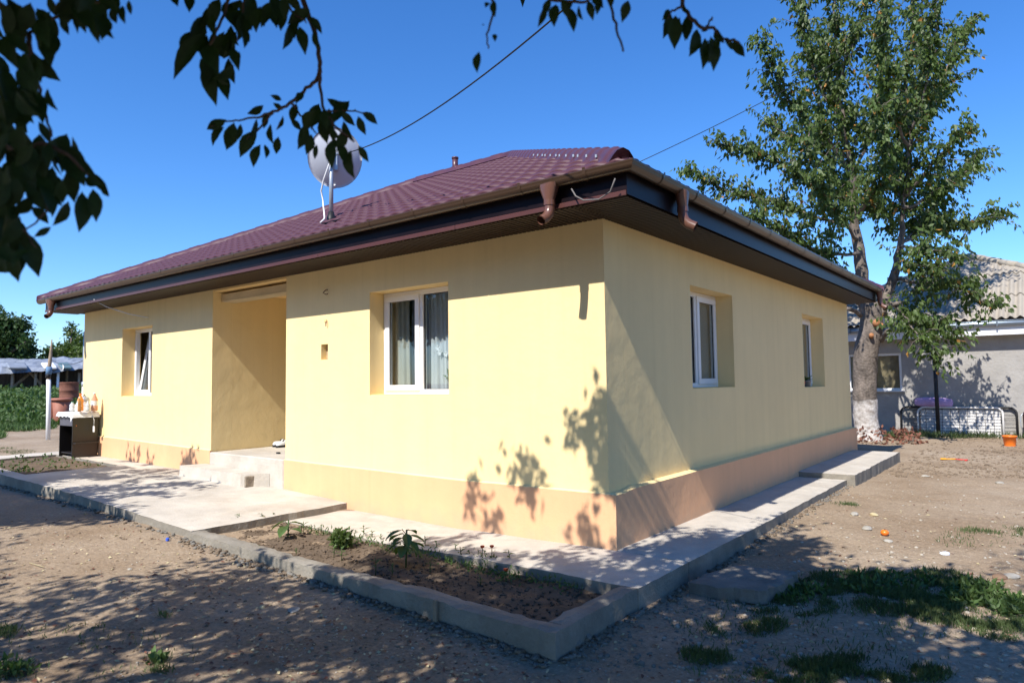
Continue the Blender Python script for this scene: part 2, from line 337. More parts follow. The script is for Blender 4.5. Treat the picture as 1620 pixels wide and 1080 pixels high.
# ------------------------------------------------------------------ the house
H = empty('house', (0, 0, 0), 'long yellow rendered bungalow with peach plinth and maroon tiled hip roof', 'house')
ZT = 2.80; XL = -10.84; XA = -4.56; XB = -6.34; YB = 8.9; RD = 2.3
W1 = (-2.98, -1.79, 1.245, 2.377); W2 = (-9.25, -8.17, 1.22, 2.34); R1 = (1.75, 2.96, 1.272, 2.35); R2 = (5.88, 7.09, 1.225, 2.345)
def wallpiece(name, fixed, f0, f1, a0, a1, z0, z1, holes, ax, m=m_yellow, th=.3):
    """ax 'x': wall runs along x at y=f0 (outer) .. f1; ax 'y': runs along y"""
    A = sorted({a0, a1, *[h[0] for h in holes], *[h[1] for h in holes]}); Z = sorted({z0, z1, *[h[2] for h in holes], *[h[3] for h in holes]})
    b = MB()
    def q(a, d, z): return (a, d, z) if ax == 'x' else (d, a, z)
    flip = ax == 'y'
    def quad(*p): b.add(p[::-1] if flip else p, [(0, 1, 2, 3)])
    def inh(a, z): return any(h[0] < a < h[1] and h[2] < z < h[3] for h in holes)
    for i in range(len(A)-1):
        for k in range(len(Z)-1):
            if inh((A[i]+A[i+1])/2, (Z[k]+Z[k+1])/2): continue
            quad(q(A[i], f0, Z[k]), q(A[i+1], f0, Z[k]), q(A[i+1], f0, Z[k+1]), q(A[i], f0, Z[k+1]))
            quad(q(A[i], f1, Z[k]), q(A[i], f1, Z[k+1]), q(A[i+1], f1, Z[k+1]), q(A[i+1], f1, Z[k]))
    for h in holes:
        a, c, e, g = h[:4]
        quad(q(a, f0, e), q(a, f0, g), q(a, f1, g), q(a, f1, e)); quad(q(c, f0, e), q(c, f1, e), q(c, f1, g), q(c, f0, g))
        quad(q(a, f0, e), q(a, f1, e), q(c, f1, e), q(c, f0, e)); quad(q(a, f0, g), q(c, f0, g), q(c, f1, g), q(a, f1, g))
    quad(q(a0, f0, z1), q(a1, f0, z1), q(a1, f1, z1), q(a0, f1, z1))
    quad(q(a0, f0, z0), q(a0, f1, z0), q(a0, f1, z1), q(a0, f0, z1)); quad(q(a1, f0, z0), q(a1, f0, z1), q(a1, f1, z1), q(a1, f1, z0))
    return b.build(name, m, H)
SOCK = (-3.85, -3.72, 1.66, 1.84)
wallpiece('front_wall', 0, 0, .3, XA, 0, -.3, ZT, [W1, SOCK], 'x')
wallpiece('front_wall', 0, 0, .3, XL, XB, -.3, ZT, [W2], 'x')
wallpiece('side_wall', 0, 0, -.3, .301, YB, -.3, ZT, [R1, R2], 'y')
wallpiece('porch_wall', 0, XB, XB-.25, .301, RD, -.3, ZT, [], 'y')
wallpiece('porch_wall', 0, XA, XA+.25, .301, RD, -.3, ZT, [], 'y')
wallpiece('porch_wall', 0, RD, RD+.25, XB, XA, -.3, ZT, [(-5.9, -5.0, .46, 2.4)], 'x')
wallpiece('side_wall', 0, XL, XL+.3, .301, YB, -.3, ZT, [], 'y')
wallpiece('back_wall', 0, YB, YB-.3, XL+.31, -.31, -.3, ZT, [], 'x')
MB().box(-5.88, -5.02, RD+.06, RD+.1, .465, 2.39, c=.005).build('door', m_brownf, H)
# plinth: stands a little proud, sloped ledge on top
def plinth(pts_out, pts_in, z0, zf, rise=.012):
    led = MB(); b = MB(); n = len(pts_out)
    for i in range(n-1):
        k = max(1, int((Vector(pts_out[i+1])-Vector(pts_out[i])).length/.15))
        for j in range(k):
            def P(t, pts): a = Vector(pts[i]); c = Vector(pts[i+1]); return a+(c-a)*t
            t0, t1 = j/k, (j+1)/k
            o0, o1 = P(t0, pts_out), P(t1, pts_out); i0, i1 = P(t0, pts_in), P(t1, pts_in)
            def w(p): return zf(p)+.004*N3(p.x, p.y, 2, 4)
            b.add([(o0.x, o0.y, z0), (o1.x, o1.y, z0), (o1.x, o1.y, w(o1)), (o0.x, o0.y, w(o0)), (i1.x, i1.y, w(o1)+rise), (i0.x, i0.y, w(o0)+rise)], [(0, 1, 2, 3)])
            led.add([(o0.x, o0.y, w(o0)), (o1.x, o1.y, w(o1)), (i1.x, i1.y, w(o1)+rise), (i0.x, i0.y, w(o0)+rise)], [(0, 1, 2, 3)])
    for p, q in ((pts_out[0], pts_in[0]), (pts_out[-1], pts_in[-1])):
        p, q = Vector(p), Vector(q); b.add([(p.x, p.y, z0), (q.x, q.y, z0), (q.x, q.y, zf(p)+rise), (p.x, p.y, zf(p))], [(0, 1, 2, 3)])
    led.build('plinth_ledge', m_yellow, H)
    return b.build('plinth', m_peach, H)
zpf = lambda p: lerp(p.x, [-10.8, -9.4, -6.3, -4.5, -1.8, 0], [.54, .525, .475, .45, .425, .435]) if p.y < .2 else lerp(p.y, [0, 9], [.45, .45])
plinth([(XA+.002, -.022), (.075, -.022), (.075, YB+.02)], [(XA+.002, .0), (0.0, .0), (0.0, YB+.02)], -.32, zpf)
plinth([(XL-.02, -.022), (XB+.01, -.022), (XB+.01, .003)], [(XL-.02, 0), (XB, 0), (XB, .003)], -.32, zpf)
# porch floor, step, beam
pz = MB(); pz.box(XB+.018, XA-.004, -.03, RD, -.2, .455, c=.012); pz.build('porch_slab', m_conc, H)
st = MB(); F4 = [(-6.52, -.36), (-5.05, -.31), (-4.84, -.034), (-6.42, -.034)]
st.add([(x, y, .0) for x, y in F4]+[(x+(.012 if k in (0, 3) else -.012), y+(.012 if k < 2 else 0), lerp(x, [-6.5, -4.8], [.295, .265])) for k, (x, y) in enumerate(F4)], [(0, 1, 5, 4), (1, 2, 6, 5), (2, 3, 7, 6), (3, 0, 4, 7), (4, 5, 6, 7)])
st.build('low_step', m_conc, H)
MB().box(-5.02, -4.99, -.29, -.05, .1, .25, M=None, c=.01).build('step_chip', mat('raw_broken_concrete', (.30, .25, .19), bump=1, bscale=30, lump=1, var=.3, vscale=14), H)
bpy.data.objects['step_chip'].location = (.03, -.005, .0); bpy.data.objects['step_chip'].rotation_euler = (0, 0, 0)
MB().box(XB+.01, XA-.01, .12, .34, 2.56, 2.67, c=.006).build('porch_beam', mat('bare_plank', (.58, .47, .30), var=.2, vscale=6, stretch=(.2, 1, 1)), H)
MB().box(XB+.01, XA-.01, .01, RD-.01, 2.70, 2.74).build('porch_ceiling', m_reveal, H)
# interior floor and partition so rooms are closed and dark
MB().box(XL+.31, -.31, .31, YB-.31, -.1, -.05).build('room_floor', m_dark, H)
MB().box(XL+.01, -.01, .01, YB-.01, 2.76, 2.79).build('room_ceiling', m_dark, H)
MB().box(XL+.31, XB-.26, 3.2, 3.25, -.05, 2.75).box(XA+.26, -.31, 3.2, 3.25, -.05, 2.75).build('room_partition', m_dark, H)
# small recessed socket niche, hooks and stub wires on the front wall
MB().box(SOCK[0]+.001, SOCK[1]-.001, .075, .08, SOCK[2]+.001, SOCK[3]-.001).build('socket_niche_back', mat('raw_brick_niche', (.42, .32, .2), bump=.8, bscale=30, var=.3, vscale=12), H)
MB().box(-3.80, -3.755, .055, .074, 1.68, 1.78, c=.006).build('socket_box', m_steel, H)
MB().tube([(-3.73, .0, 2.48), (-3.73, -.03, 2.47), (-3.75, -.05, 2.44), (-3.72, -.03, 2.42), (-3.73, 0, 2.43)], .006, 6).build('wall_hook', m_rust, H)
MB().box(-3.78, -3.74, -.014, -.002, 2.10, 2.13, c=.003).build('wall_bracket', m_reveal, H)
MB().tube([(-3.725, -.01, 2.11), (-3.72, -.03, 2.08), (-3.735, -.02, 2.05)], .006, 6).build('wall_hook', m_rust, H)
MB().tube([(-9.1, -.50, 2.78), (-8.9, -.4, 2.66), (-8.55, -.2, 2.53), (-8.25, -.03, 2.46)], .008, 6).build('loose_wire', m_wcable, H)
MB().tube([(.05, -.555, 2.85), (.1, -.575, 2.78), (.17, -.575, 2.735), (.3, -.57, 2.72), (.4, -.57, 2.76), (.46, -.6, 2.84)], .006, 6).build('loose_wire', mat('grey_wire', (.16, .15, .15)), H)
# ---- windows
def pane_frame(b, y0, y1, a0, a1, z0, z1, w):
    b.box(a0, a1, y0, y1, z0, z0+w, c=.004).box(a0, a1, y0, y1, z1-w, z1, c=.004).box(a0, a0+w, y0+.001, y1-.001, z0+w+.0005, z1-w-.0005, c=.004).box(a1-w, a1, y0+.001, y1-.001, z0+w+.0005, z1-w-.0005, c=.004)
def window(o4, tilt=0, sash_left=True, kind='curtain'):
    """local: x along wall from 0..w, y depth (inwards +), z 0..h"""
    w, h = o4[1]-o4[0], o4[3]-o4[2]
    f = MB(); pane_frame(f, .20, .265, 0.002, w-.002, .002, h-.002, .055); f.box(w/2-.03, w/2+.03, .201, .264, .0575, h-.0575, c=.004)
    F = f.build('window', m_pvc, H)
    s0, s1 = (.04, w/2-.015) if sash_left else (w/2+.015, w-.04); g0, g1 = (w/2+.031, w-.058) if sash_left else (.058, w/2-.031)
    s = MB(); pane_frame(s, -.006, .05, s0, s1, 0, h-.08, .065)
    S = s.build('sash', m_pvc, F, (0, .19 if not tilt else .25, .04), (-tilt, 0, 0))
    MB().box(s0+.064, s1-.064, .02, .026, .064, h-.144).build('pane', m_glass, F, (0, .19 if not tilt else .25, .04), (-tilt, 0, 0))
    MB().box(g0-.0, g1+.0, .225, .231, .055, h-.055).build('pane', m_glass, F)
    sl = MB(); pane_frame(sl, .218, .24, g0-.002, g1+.002, .054, h-.054, .009); sl.build('seal', m_seal, F)
    sl = MB(); pane_frame(sl, .012, .03, s0+.058, s1-.058, .058, h-.138, .009); sl.build('seal', m_seal, F, (0, .188 if not tilt else .248, .04), (-tilt, 0, 0))
    hm = MB().box(s1-.04 if sash_left else s0+.02, s1-.02 if sash_left else s0+.04, .05, .08, h/2-.1, h/2+.02, c=.004); hm.build('handle', m_pvc, F, (0, .19, .04))
    MB().box(.003, w-.003, .02, .199, -.001, .008).build('window_board', m_reveal, F)
    return F
def curtain(F, x0, x1, z0, z1, y, m, folds=9, amp=.02):
    n = folds*8; vs = []; 
    for k, z in enumerate((z0, (z0+z1)/2, z1)):
        for i in range(n+1):
            x = x0+(x1-x0)*i/n; vs.append((x+.01*math.sin(i*.9+k), y+amp*(math.sin(i*math.pi/4)+.5*math.sin(i*.37)), z))
    fs = [(k*(n+1)+i, k*(n+1)+i+1, (k+1)*(n+1)+i+1, (k+1)*(n+1)+i) for k in range(2) for i in range(n)]
    return MB().add(vs, fs, True).build('curtain', m, F)
wa = window(W1); wa.location = (W1[0], 0, W1[2]); h1 = W1[3]-W1[2]
curtain(wa, .58, 1.18, 0.0, h1, .33, m_curt, 8, .018); curtain(wa, .06, .30, 0, h1, .32, mat('beige_curtain', (.50, .45, .38)), 3, .015)
curtain(wa, .26, .60, 0, h1, .38, mat('grey_blue_curtain', (.30, .31, .38)), 3, .012)
wb = window(W2, tilt=math.radians(9)); wb.location = (W2[0], 0, W2[2]); curtain(wb, .05, 1.0, 0, 1.1, .45, m_curt, 9, .02)
wc = window(R1, sash_left=False); wc.location = (0, R1[0], R1[2]); wc.rotation_euler = (0, 0, math.pi/2)
MB().box(.03, 1.18, .270, .275, .02, 1.06).build('roller_blind', m_blind, wc)
wd = window(R2, sash_left=False); wd.location = (0, R2[0], R2[2]); wd.rotation_euler = (0, 0, math.pi/2)
MB().box(.03, 1.18, .270, .275, .02, 1.06).build('roller_blind', m_blind, wd)
# orchid seen through the front window
def leafset(specs, m, name, parent=None, simple=False):
    """specs: (base, tip, normal, width)"""
    vs = []; fs = []
    prof = [(0, 0), (.18, .62), (.42, 1), (.68, .8), (.88, .34), (1, 0)] if not simple else [(0, 0), (.4, 1), (1, 0)]
    for base, tip, nor, wd in specs:
        B, T = Vector(base), Vector(tip); d = T-B; L = d.length; d = d/L if L else Vector((0, 0, 1)); nrm = Vector(nor); s = d.cross(nrm)
        if s.length < 1e-4: s = d.cross(Vector((1, 0, .3)))
        s.normalize(); nn = s.cross(d); b0 = len(vs)
        for t, wv in prof:
            c = B+d*(L*t)+nn*(-.12*L*(t-.5)**2*2); hw = wd*.5*wv
            if wv == 0: vs.append(c)
            else: vs += [c-s*hw+nn*hw*.35, c, c+s*hw+nn*hw*.35]
        k = len(prof)-2; a = b0+1
        fs += [(b0, a, a+1), (b0, a+1, a+2)]
        for i in range(k-1):
            p = a+3*i; fs += [(p, p+3, p+4, p+1), (p+1, p+4, p+5, p+2)]
        p = a+3*(k-1); fs += [(p, p+3, p+1), (p+1, p+3, p+2)]
    return MB().add(vs, fs, False).build(name, m, parent)
oc = empty('orchid', (-2.0, .33, 1.26), 'white orchid with green leaves on the sill behind the front window', 'plant')
MB().lathe([(.045, 0), (.06, .1), (.055, .1)], 12).build('pot', m_potg, oc)
MB().tube([(0, 0, .1), (-.03, 0, .25), (-.1, -.01, .38), (-.2, -.02, .44)], .004, 5).build('stem', m_leaf3, oc)
leafset([((0, 0, .1), (-.16, -.03, .2), (0, -.3, 1), .06), ((0, 0, .1), (.12, -.02, .22), (0, -.3, 1), .06), ((0, 0, .1), (-.06, -.08, .26), (0, -1, .3), .06), ((0, 0, .12), (.04, 0, .3), (0, -1, 0), .06)], m_leaf3, 'leaf_cluster', oc)
leafset([((-.2+dx, -.03, .43+dz), (-.2+dx+.035*math.cos(a), -.035, .43+dz+.035*math.sin(a)), (0, -1, 0), .035) for dx, dz in ((0, 0), (.09, -.02), (-.03, .05)) for a in (0.3, 1.5, 2.8, 4, 5.2)], m_petalw, 'flower', oc)
# ---- roof: tiled hip, eaves at z 2.93
EZ = 2.958; EX0 = -11.36; EX1 = .562; EY0 = -.565; EY1 = 9.0; TAN = .482
HALF = (EY1-EY0)/2; TW = .183; TR = .35
th = math.atan(TAN); ca, sa = math.cos(th), math.sin(th)
roof = MB().box(EX0+.3, EX1-.3, EY0+.3, EY1-.3, 2.84, 2.86).build('roof', m_soffit, H)
def tile_shape():
    """one pressed tile: wave across, step at the lower edge; local u across, v up the slope, w out"""
    n = 6; vs = []; 
    def wv(t): return .022*(.5-.5*math.cos(2*math.pi*t))**.7
    for (v, off) in ((0, -.004), (0.0, .016), (TR*.5, .008), (TR, .0)):
        for i in range(n+1): vs.append((TW*i/n, v, wv(i/n)+off))
    fs = [(r*(n+1)+i, r*(n+1)+i+1, (r+1)*(n+1)+i+1, (r+1)*(n+1)+i) for r in range(3) for i in range(n)]
    return vs, fs
TV, TF = tile_shape(); tme = bpy.data.meshes.new('roof_tile'); tme.from_pydata(TV, [], TF); tme.polygons.foreach_set('use_smooth', [True]*len(TF)); tme.materials.append(m_tile); tme.update()
SL = HALF/ca
rest = MB(); full = []
def slope(O, du, dn, width, apex_inset0, apex_inset1):
    """O lower-left eave corner; du along the eave; dn horizontal inward"""
    O, du, dn = Vector(O), Vector(du), Vector(dn); dv = dn*ca+Vector((0, 0, 1))*sa; dw = du.cross(dv).normalized()
    rows = int(SL/TR)+1
    for r in range(rows):
        v0 = r*TR
        for c in range(int(width/TW)+1):
            u0 = c*TW; vtop = min(v0+TR, SL)
            lo = apex_inset0*vtop*ca; hi = width-apex_inset1*vtop*ca
            if u0 >= lo and u0+TW <= hi and v0+TR <= SL:
                full.append((O+du*u0+dv*v0, du, dv, dw))
            else:
                if u0+TW < apex_inset0*v0*ca or u0 > width-apex_inset1*v0*ca: continue
                vs = []
                for (a, b_, c_) in TV:
                    v = min(v0+b_, SL); l2 = apex_inset0*v*ca; h2 = width-apex_inset1*v*ca
                    vs.append(O+du*min(max(u0+a, l2), h2)+dv*v+dw*c_)
                rest.add(vs, TF, True)
slope((EX0, EY0, EZ), (1, 0, 0), (0, 1, 0), EX1-EX0, 1, 1)
slope((EX1, EY0, EZ), (0, 1, 0), (-1, 0, 0), EY1-EY0, 1, 1)
slope((EX1, EY1, EZ), (-1, 0, 0), (0, -1, 0), EX1-EX0, 1, 1)
slope((EX0, EY1, EZ), (0, -1, 0), (1, 0, 0), EY1-EY0, 1, 1)
front = [f for f in full if f[1].x > .5]; front.sort(key=lambda f: (f[0]-EYE).length)
near = front[:290]; nearset = set(id(f) for f in near)
for (p, du, dv, dw) in near:
    o = bpy.data.objects.new('roof_tile', tme); COL.objects.link(o); o.parent = roof
    o.matrix_local = Matrix(((du.x, dv.x, dw.x, p.x), (du.y, dv.y, dw.y, p.y), (du.z, dv.z, dw.z, p.z), (0, 0, 0, 1)))
for f in full:
    if id(f) in nearset: continue
    p, du, dv, dw = f; rest.add([p+du*a+dv*b_+dw*c_ for a, b_, c_ in TV], TF, True)
mark(rest.build('far_roof_tiles', m_tile, roof), kind='stuff')
# ridge and hip caps
PK1 = Vector((EX1-HALF, EY0+HALF, EZ+HALF*TAN)); PK0 = Vector((EX0+HALF, EY0+HALF, EZ+HALF*TAN))
def caps(A, B, r=.085, seg=.36):
    A, B = Vector(A), Vector(B); d = (B-A); L = d.length; d.normalize(); side = d.cross(Vector((0, 0, 1))).normalized(); up = side.cross(d)
    n = int(L/seg); b = MB()
    prof = [(-1.45, -.62), (-1.25, -.35), (-1, .1), (-.6, .62), (0, .88), (.6, .62), (1, .1), (1.25, -.35), (1.45, -.62)]
    vs = []
    for i in range(n+1):
        for e, rr in ((0, 1.0), (.45, 1.0), (.5, 1.12), (.92, 1.12)):
            if i == n and e > 0: continue
            c = A+d*(L*(i+e)/n) if i < n else B
            for s, u in prof: vs.append(c+side*s*r*rr+up*(u*r*rr+.0))
    k = len(vs)//9
    b.add(vs, [(i*9+j, i*9+j+1, (i+1)*9+j+1, (i+1)*9+j) for i in range(k-1) for j in range(8)]+[tuple(range(9))], True)
    return b.build('ridge_cap', m_ridge, roof)
caps(Vector((EX1-.12, EY0+.12, EZ+.03+.12*TAN)), PK1+Vector((0, 0, .03)), .078, .3); caps(Vector((EX0, EY0, EZ+.02)), PK0+Vector((0, 0, .03)), .075, .42)
caps(PK1+Vector((0, 0, .035)), PK0+Vector((0, 0, .035)), .085, .4); caps(Vector((EX1, EY1, EZ+.02)), PK1+Vector((0, 0, .025)), .085); caps(Vector((EX0, EY1, EZ+.02)), PK0+Vector((0, 0, .025)), .085)
d = (PK1-Vector((EX1, EY0, EZ))).normalized()
scr = MB()
for k in range(12):
    p = Vector((EX1, EY0, EZ))+d*(.55+k*.3+(k % 3)*.05)+Vector((-.115, -.115*.2, .05)); scr.box(-.008, .008, -.008, .008, -.01, .014, M=Matrix.Translation(p))
mark(scr.build('ridge_screws', m_steel, roof), kind='stuff')
MB().tube([(-5.55, 4.2, 5.2), (-5.55, 4.2, 5.52)], .055, 12).tube([(-5.55, 4.2, 5.50), (-5.55, 4.2, 5.53)], .065, 12).build('vent_pipe', m_ridge, roof)
MB().box(-4.1, -3.75, .02, .10, 3.30, 3.315, M=None).build('snow_guard', m_fascia, roof)
bpy.data.objects['snow_guard'].location = (.15, .05, .0)
# fascia, trim, soffit
FO = .50; FZ0, FZ1 = 2.742, 2.955
fx0 = -11.22; fy1 = 8.93
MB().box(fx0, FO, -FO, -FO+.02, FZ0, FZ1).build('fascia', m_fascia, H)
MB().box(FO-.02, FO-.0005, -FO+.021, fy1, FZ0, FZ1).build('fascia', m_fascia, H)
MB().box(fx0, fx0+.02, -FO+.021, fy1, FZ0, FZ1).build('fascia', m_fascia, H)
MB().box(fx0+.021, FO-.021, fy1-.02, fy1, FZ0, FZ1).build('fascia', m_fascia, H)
x = fx0
while x < FO-.02:
    x2 = min(x+2.0, FO); MB().box(x, x2-.004, -FO-.010, -FO-.0005, FZ0-.012, FZ0+.028, c=.003).build('fascia_trim', m_trim, H); x = x2
def slat(L):
    v = MB(); w = .1
    prof = [(0, .022), (.006, .022), (.012, 0), (.043, 0), (.047, .012), (.055, .012), (.059, 0), (.094, 0), (.1, .022)]
    vs = [(a, 0, z) for a, z in prof]+[(a, L, z) for a, z in prof]; k = len(prof)
    v.add(vs, [(i, i+1, k+i+1, k+i) for i in range(k-1)], False); me = bpy.data.meshes.new('soffit_slat'); me.from_pydata(v.v, [], v.f); me.materials.append(m_soffit); me.update(); return me
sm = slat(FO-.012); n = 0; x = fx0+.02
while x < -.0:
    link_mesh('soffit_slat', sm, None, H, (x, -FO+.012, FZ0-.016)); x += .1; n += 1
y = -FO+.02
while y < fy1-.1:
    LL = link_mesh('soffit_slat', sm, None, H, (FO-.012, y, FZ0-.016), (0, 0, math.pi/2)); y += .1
# gutters
def gutter(A, B, m0, m1, r=.053):
    A, B = Vector(A), Vector(B); d = (B-A).normalized(); out = d.cross(Vector((0, 0, 1))); b = MB(); n = 10; vs = []
    for p, mi in ((A, m0), (B, m1)):
        for i in range(n+1):
            t = math.pi*i/n; vs.append(p+(out+d*mi)*(-math.cos(t)*r)+Vector((0, 0, -math.sin(t)*r*1.05)))
        vs.append(p+(out+d*mi)*(r+.008)+Vector((0, 0, .012))); vs.append(p+(out+d*mi)*(r-.004)+Vector((0, 0, .016)))
    k = n+3
    b.add(vs, [(i, i+1, k+i+1, k+i) for i in range(k-1)], True); 
    if not m0: b.add([v for v in vs[:n+1]], [tuple(range(n+1))])
    if not m1: b.add([v for v in vs[k:k+n+1]], [tuple(range(n+1))[::-1]])
    return b.build('gutter', m_gut, H)
GR = .556; GUZ = 2.945
g1 = gutter((fx0-.12, -GR, GUZ-.01), (GR, -GR, GUZ), 0, 1); g2 = gutter((GR, -GR, GUZ), (GR, fy1+.12, GUZ), -1, 0)
def bracket(parent, p, d):
    d = Vector(d); out = d.cross(Vector((0, 0, 1))); r = .058; pts = [Vector(p)+out*(-math.cos(t)*r)+Vector((0, 0, -math.sin(t)*r*1.06)) for t in np.linspace(0, math.pi, 11)]
    pts.append(Vector(p)+out*(r+.004)+Vector((0, 0, .028))); b = MB()
    vs = [q-d*.014 for q in pts]+[q+d*.014 for q in pts]; k = len(pts); b.add(vs, [(i, i+1, k+i+1, k+i) for i in range(k-1)], True)
    b.build('gutter_bracket', m_gut, parent)
x = .2
while x > fx0: bracket(g1, (x, -GR, GUZ), (1, 0, 0)); x -= .62
y = -.1
while y < fy1: bracket(g2, (GR, y, GUZ), (0, 1, 0)); y += .66
def outlet(parent, p, back):
    """funnel, short pipe and elbow; back = direction the elbow points"""
    p, bk = Vector(p), Vector(back); b = MB(); side = bk.cross(Vector((0, 0, 1)))
    top = [(-.075, .045), (.075, .045), (.075, -.045), (-.075, -.045)]
    n = 12; vs = []
    for z, sx, sy, sq in ((0, .085, .05, 1), (-.03, .08, .05, 1), (-.13, .043, .043, 0), (-.15, .043, .043, 0)):
        for j in range(n):
            t = 2*math.pi*j/n; c, s_ = math.cos(t), math.sin(t); k = (max(abs(c), abs(s_)) if sq else 1)
            vs.append(p+side*(c*sx/k)+bk*(s_*sy/k)+Vector((0, 0, z)))
    b.add(vs, [(i*n+j, i*n+(j+1) % n, (i+1)*n+(j+1) % n, (i+1)*n+j) for i in range(3) for j in range(n)], True)
    o = b.build('downspout_outlet', m_outlet, parent)
    q = p+Vector((0, 0, -.14)); e = MB(); pts = [q, q+Vector((0, 0, -.06)), q+Vector((0, 0, -.10))+bk*.012, q+Vector((0, 0, -.135))+bk*.045, q+Vector((0, 0, -.165))+bk*.10]
    e.tube(pts, .041, 14, cap=False); e.tube([pts[-1]+bk*.002, pts[-2]], .035, 14, cap=False); e.tube([q+Vector((0, 0, .012)), q+Vector((0, 0, -.03))], .046, 14, cap=False)
    e.build('elbow', m_outlet, parent)
outlet(g1, (-.15, -GR-.012, GUZ-.025), Vector((-.15, -1, 0)).normalized()); outlet(g2, (GR+.012, .33, GUZ-.025), Vector((1, .25, 0)).normalized())
outlet(g1, (-10.75, -GR-.012, GUZ-.03), Vector((.5, -.85, 0)).normalized()); outlet(g2, (GR+.012, fy1-.1, GUZ-.025), Vector((1, 0, 0)))
# ------------------------------------------------------------------ satellite dish
DP = Vector((-4.5, .63, EZ+(.63-EY0)*TAN))
sd = empty('satellite_dish', DP, 'grey satellite dish on a steel post standing on the maroon roof', 'satellite dish')
MB().lathe([(.075, -.06), (.06, .02), (.035, .12)], 14).build('post_boot', m_black, sd)
MB().tube([(0, 0, .05), (0, 0, .98)], .028, 12).build('post', m_steel, sd)
# reflector: seen from behind, looking away from the viewer and up
ddir = Vector((-.80, .56, .30)).normalized(); cc = Vector((-.09, .13, .90))
q = ddir.to_track_quat('Z', 'Y').to_matrix().to_4x4(); vs = []; RN = 9; n = 36
for layer in (0, 1):
    for i in range(RN+1):
        for j in range(n):
            r = i/RN; a = 2*math.pi*j/n; vs.append(Matrix.Translation(cc)@q@Vector((.36*r*math.cos(a), .40*r*math.sin(a), .085*r*r-.085-layer*.008)))
b = MB(); fs = []
for l in (0, 1):
    o_ = l*(RN+1)*n
    for i in range(RN):
        for j in range(n): fs.append((o_+i*n+j, o_+i*n+(j+1) % n, o_+(i+1)*n+(j+1) % n, o_+(i+1)*n+j))
for j in range(n): fs.append((RN*n+j, RN*n+(j+1) % n, (RN+1)*n+RN*n+(j+1) % n, (RN+1)*n+RN*n+j))
b.add(vs, fs, True); b.build('reflector', m_dish, sd)
MB().box(-.05, .05, -.09, -.02, -.15, .1, M=Matrix.Translation(cc+Vector((.03, -.02, -.06)))@Matrix.Rotation(.7, 4, 'Z'), c=.01).tube([(0, 0, .80), tuple(cc+Vector((.02, -.06, -.02)))], .02, 8).tube([(-.05, .0, .82), (.05, 0, .82)], .012, 6).build('mount', m_steel, sd)
low_ = Matrix.Translation(cc)@q@Vector((0, -.36, -.05))
lnb = cc+ddir*.44+Vector((0, 0, -.40))
MB().tube([tuple(low_), tuple((low_+lnb)/2+Vector((0, 0, -.03))), tuple(lnb)], .014, 8).build('arm', m_white, sd)
MB().tube([lnb+Vector((0, 0, .0)), lnb-ddir*.1], .03, 10).box(-.03, .03, -.03, .03, -.03, .03, M=Matrix.Translation(lnb), c=.01).build('receiver', m_white, sd)
MB().tube([(.04, -.02, .85), (.02, -.06, .72), (-.07, -.07, .55), (-.15, -.05, .42), (-.15, -.02, .30), (-.1, -.05, .2), (-.02, -.1, .12), (.1, -.18, .0), (.15, -.22, -.04), (.15, -.28, -.10)], .011, 8).build('cable', m_wcable, sd)
# ------------------------------------------------------------------ cables in the sky
def cable(A, B, sag, r, label):
    A, B = Vector(A), Vector(B); pts = [A+(B-A)*t+Vector((0, 0, -sag*4*t*(1-t))) for t in np.linspace(0, 1, 25)]
    o = MB().tube(pts, r, 6).build('overhead_cable', m_cable); mark(o, label, 'cable')
cable(at(530, 246, 9.0), at(1010, -90, 3.6), .22, .006, 'black cable rising from the satellite dish up past the leaves')
cable(at(1008, 258, 9.5), at(1620, -95, 15), .25, .006, 'thin cable running from the roof corner up behind the tall tree')
# ------------------------------------------------------------------ leaf clouds
def cloud(name, C, D, Nn, L, W, m, parent=None, kind='stuff'):
    C, D, Nn = (np.asarray(a, float) for a in (C, D, Nn)); n = len(C)
    D = D/np.linalg.norm(D, axis=1, keepdims=True); S = np.cross(D, Nn); S /= np.linalg.norm(S, axis=1, keepdims=True)+1e-9; U = np.cross(S, D)
    L = np.broadcast_to(L, n)[:, None]; W = np.broadcast_to(W, n)[:, None]
    mid = C+D*L*.42-U*L*.04; V = np.stack([C, mid-S*W*.5+U*W*.18, mid, mid+S*W*.5+U*W*.18, C+D*L-U*L*.10], 1).reshape(-1, 3)
    f = np.array([(0, 2, 1), (0, 3, 2), (1, 2, 4), (2, 3, 4)]); F = (f[None]+np.arange(n)[:, None, None]*5).reshape(-1, 3)
    o = link_mesh(name, mesh_np(name, V, F), m, parent)
    if kind: mark(o, kind=kind)
    return o
def rdirs(n, zb=0., s=1.):
    v = rng.normal(size=(n, 3))*s; v[:, 2] += zb; return v
# ------------------------------------------------------------------ tall cherry tree behind the house
def tube_limb(b, pts, r0, r1, n=8, wob=.0):
    k = len(pts); b.tube(pts, [r0+(r1-r0)*i/(k-1) for i in range(k)], n)
def smooth(pts, sub=4, wob=.04):
    pts = [Vector(p) for p in pts]; o = []
    for i in range(len(pts)-1):
        p0, p1, p2, p3 = pts[max(i-1, 0)], pts[i], pts[i+1], pts[min(i+2, len(pts)-1)]
        for j in range(sub):
            t = j/sub; q = .5*((2*p1)+(p2-p0)*t+(2*p0-5*p1+4*p2-p3)*t*t+(3*p1-p0-3*p2+p3)*t**3)
            o.append(q+Vector((random.uniform(-1, 1), random.uniform(-1, 1), random.uniform(-1, 1)))*wob)
    o.append(pts[-1]); return o
TB = Vector((-.52, 12.9, -.12)); D0 = 16.1
ct = empty('cherry_tree', TB, 'tall leafy cherry tree with whitewashed trunk foot between the two houses', 'tree')
def TP(u, v, o=0): return at(u, v, D0+o)-TB
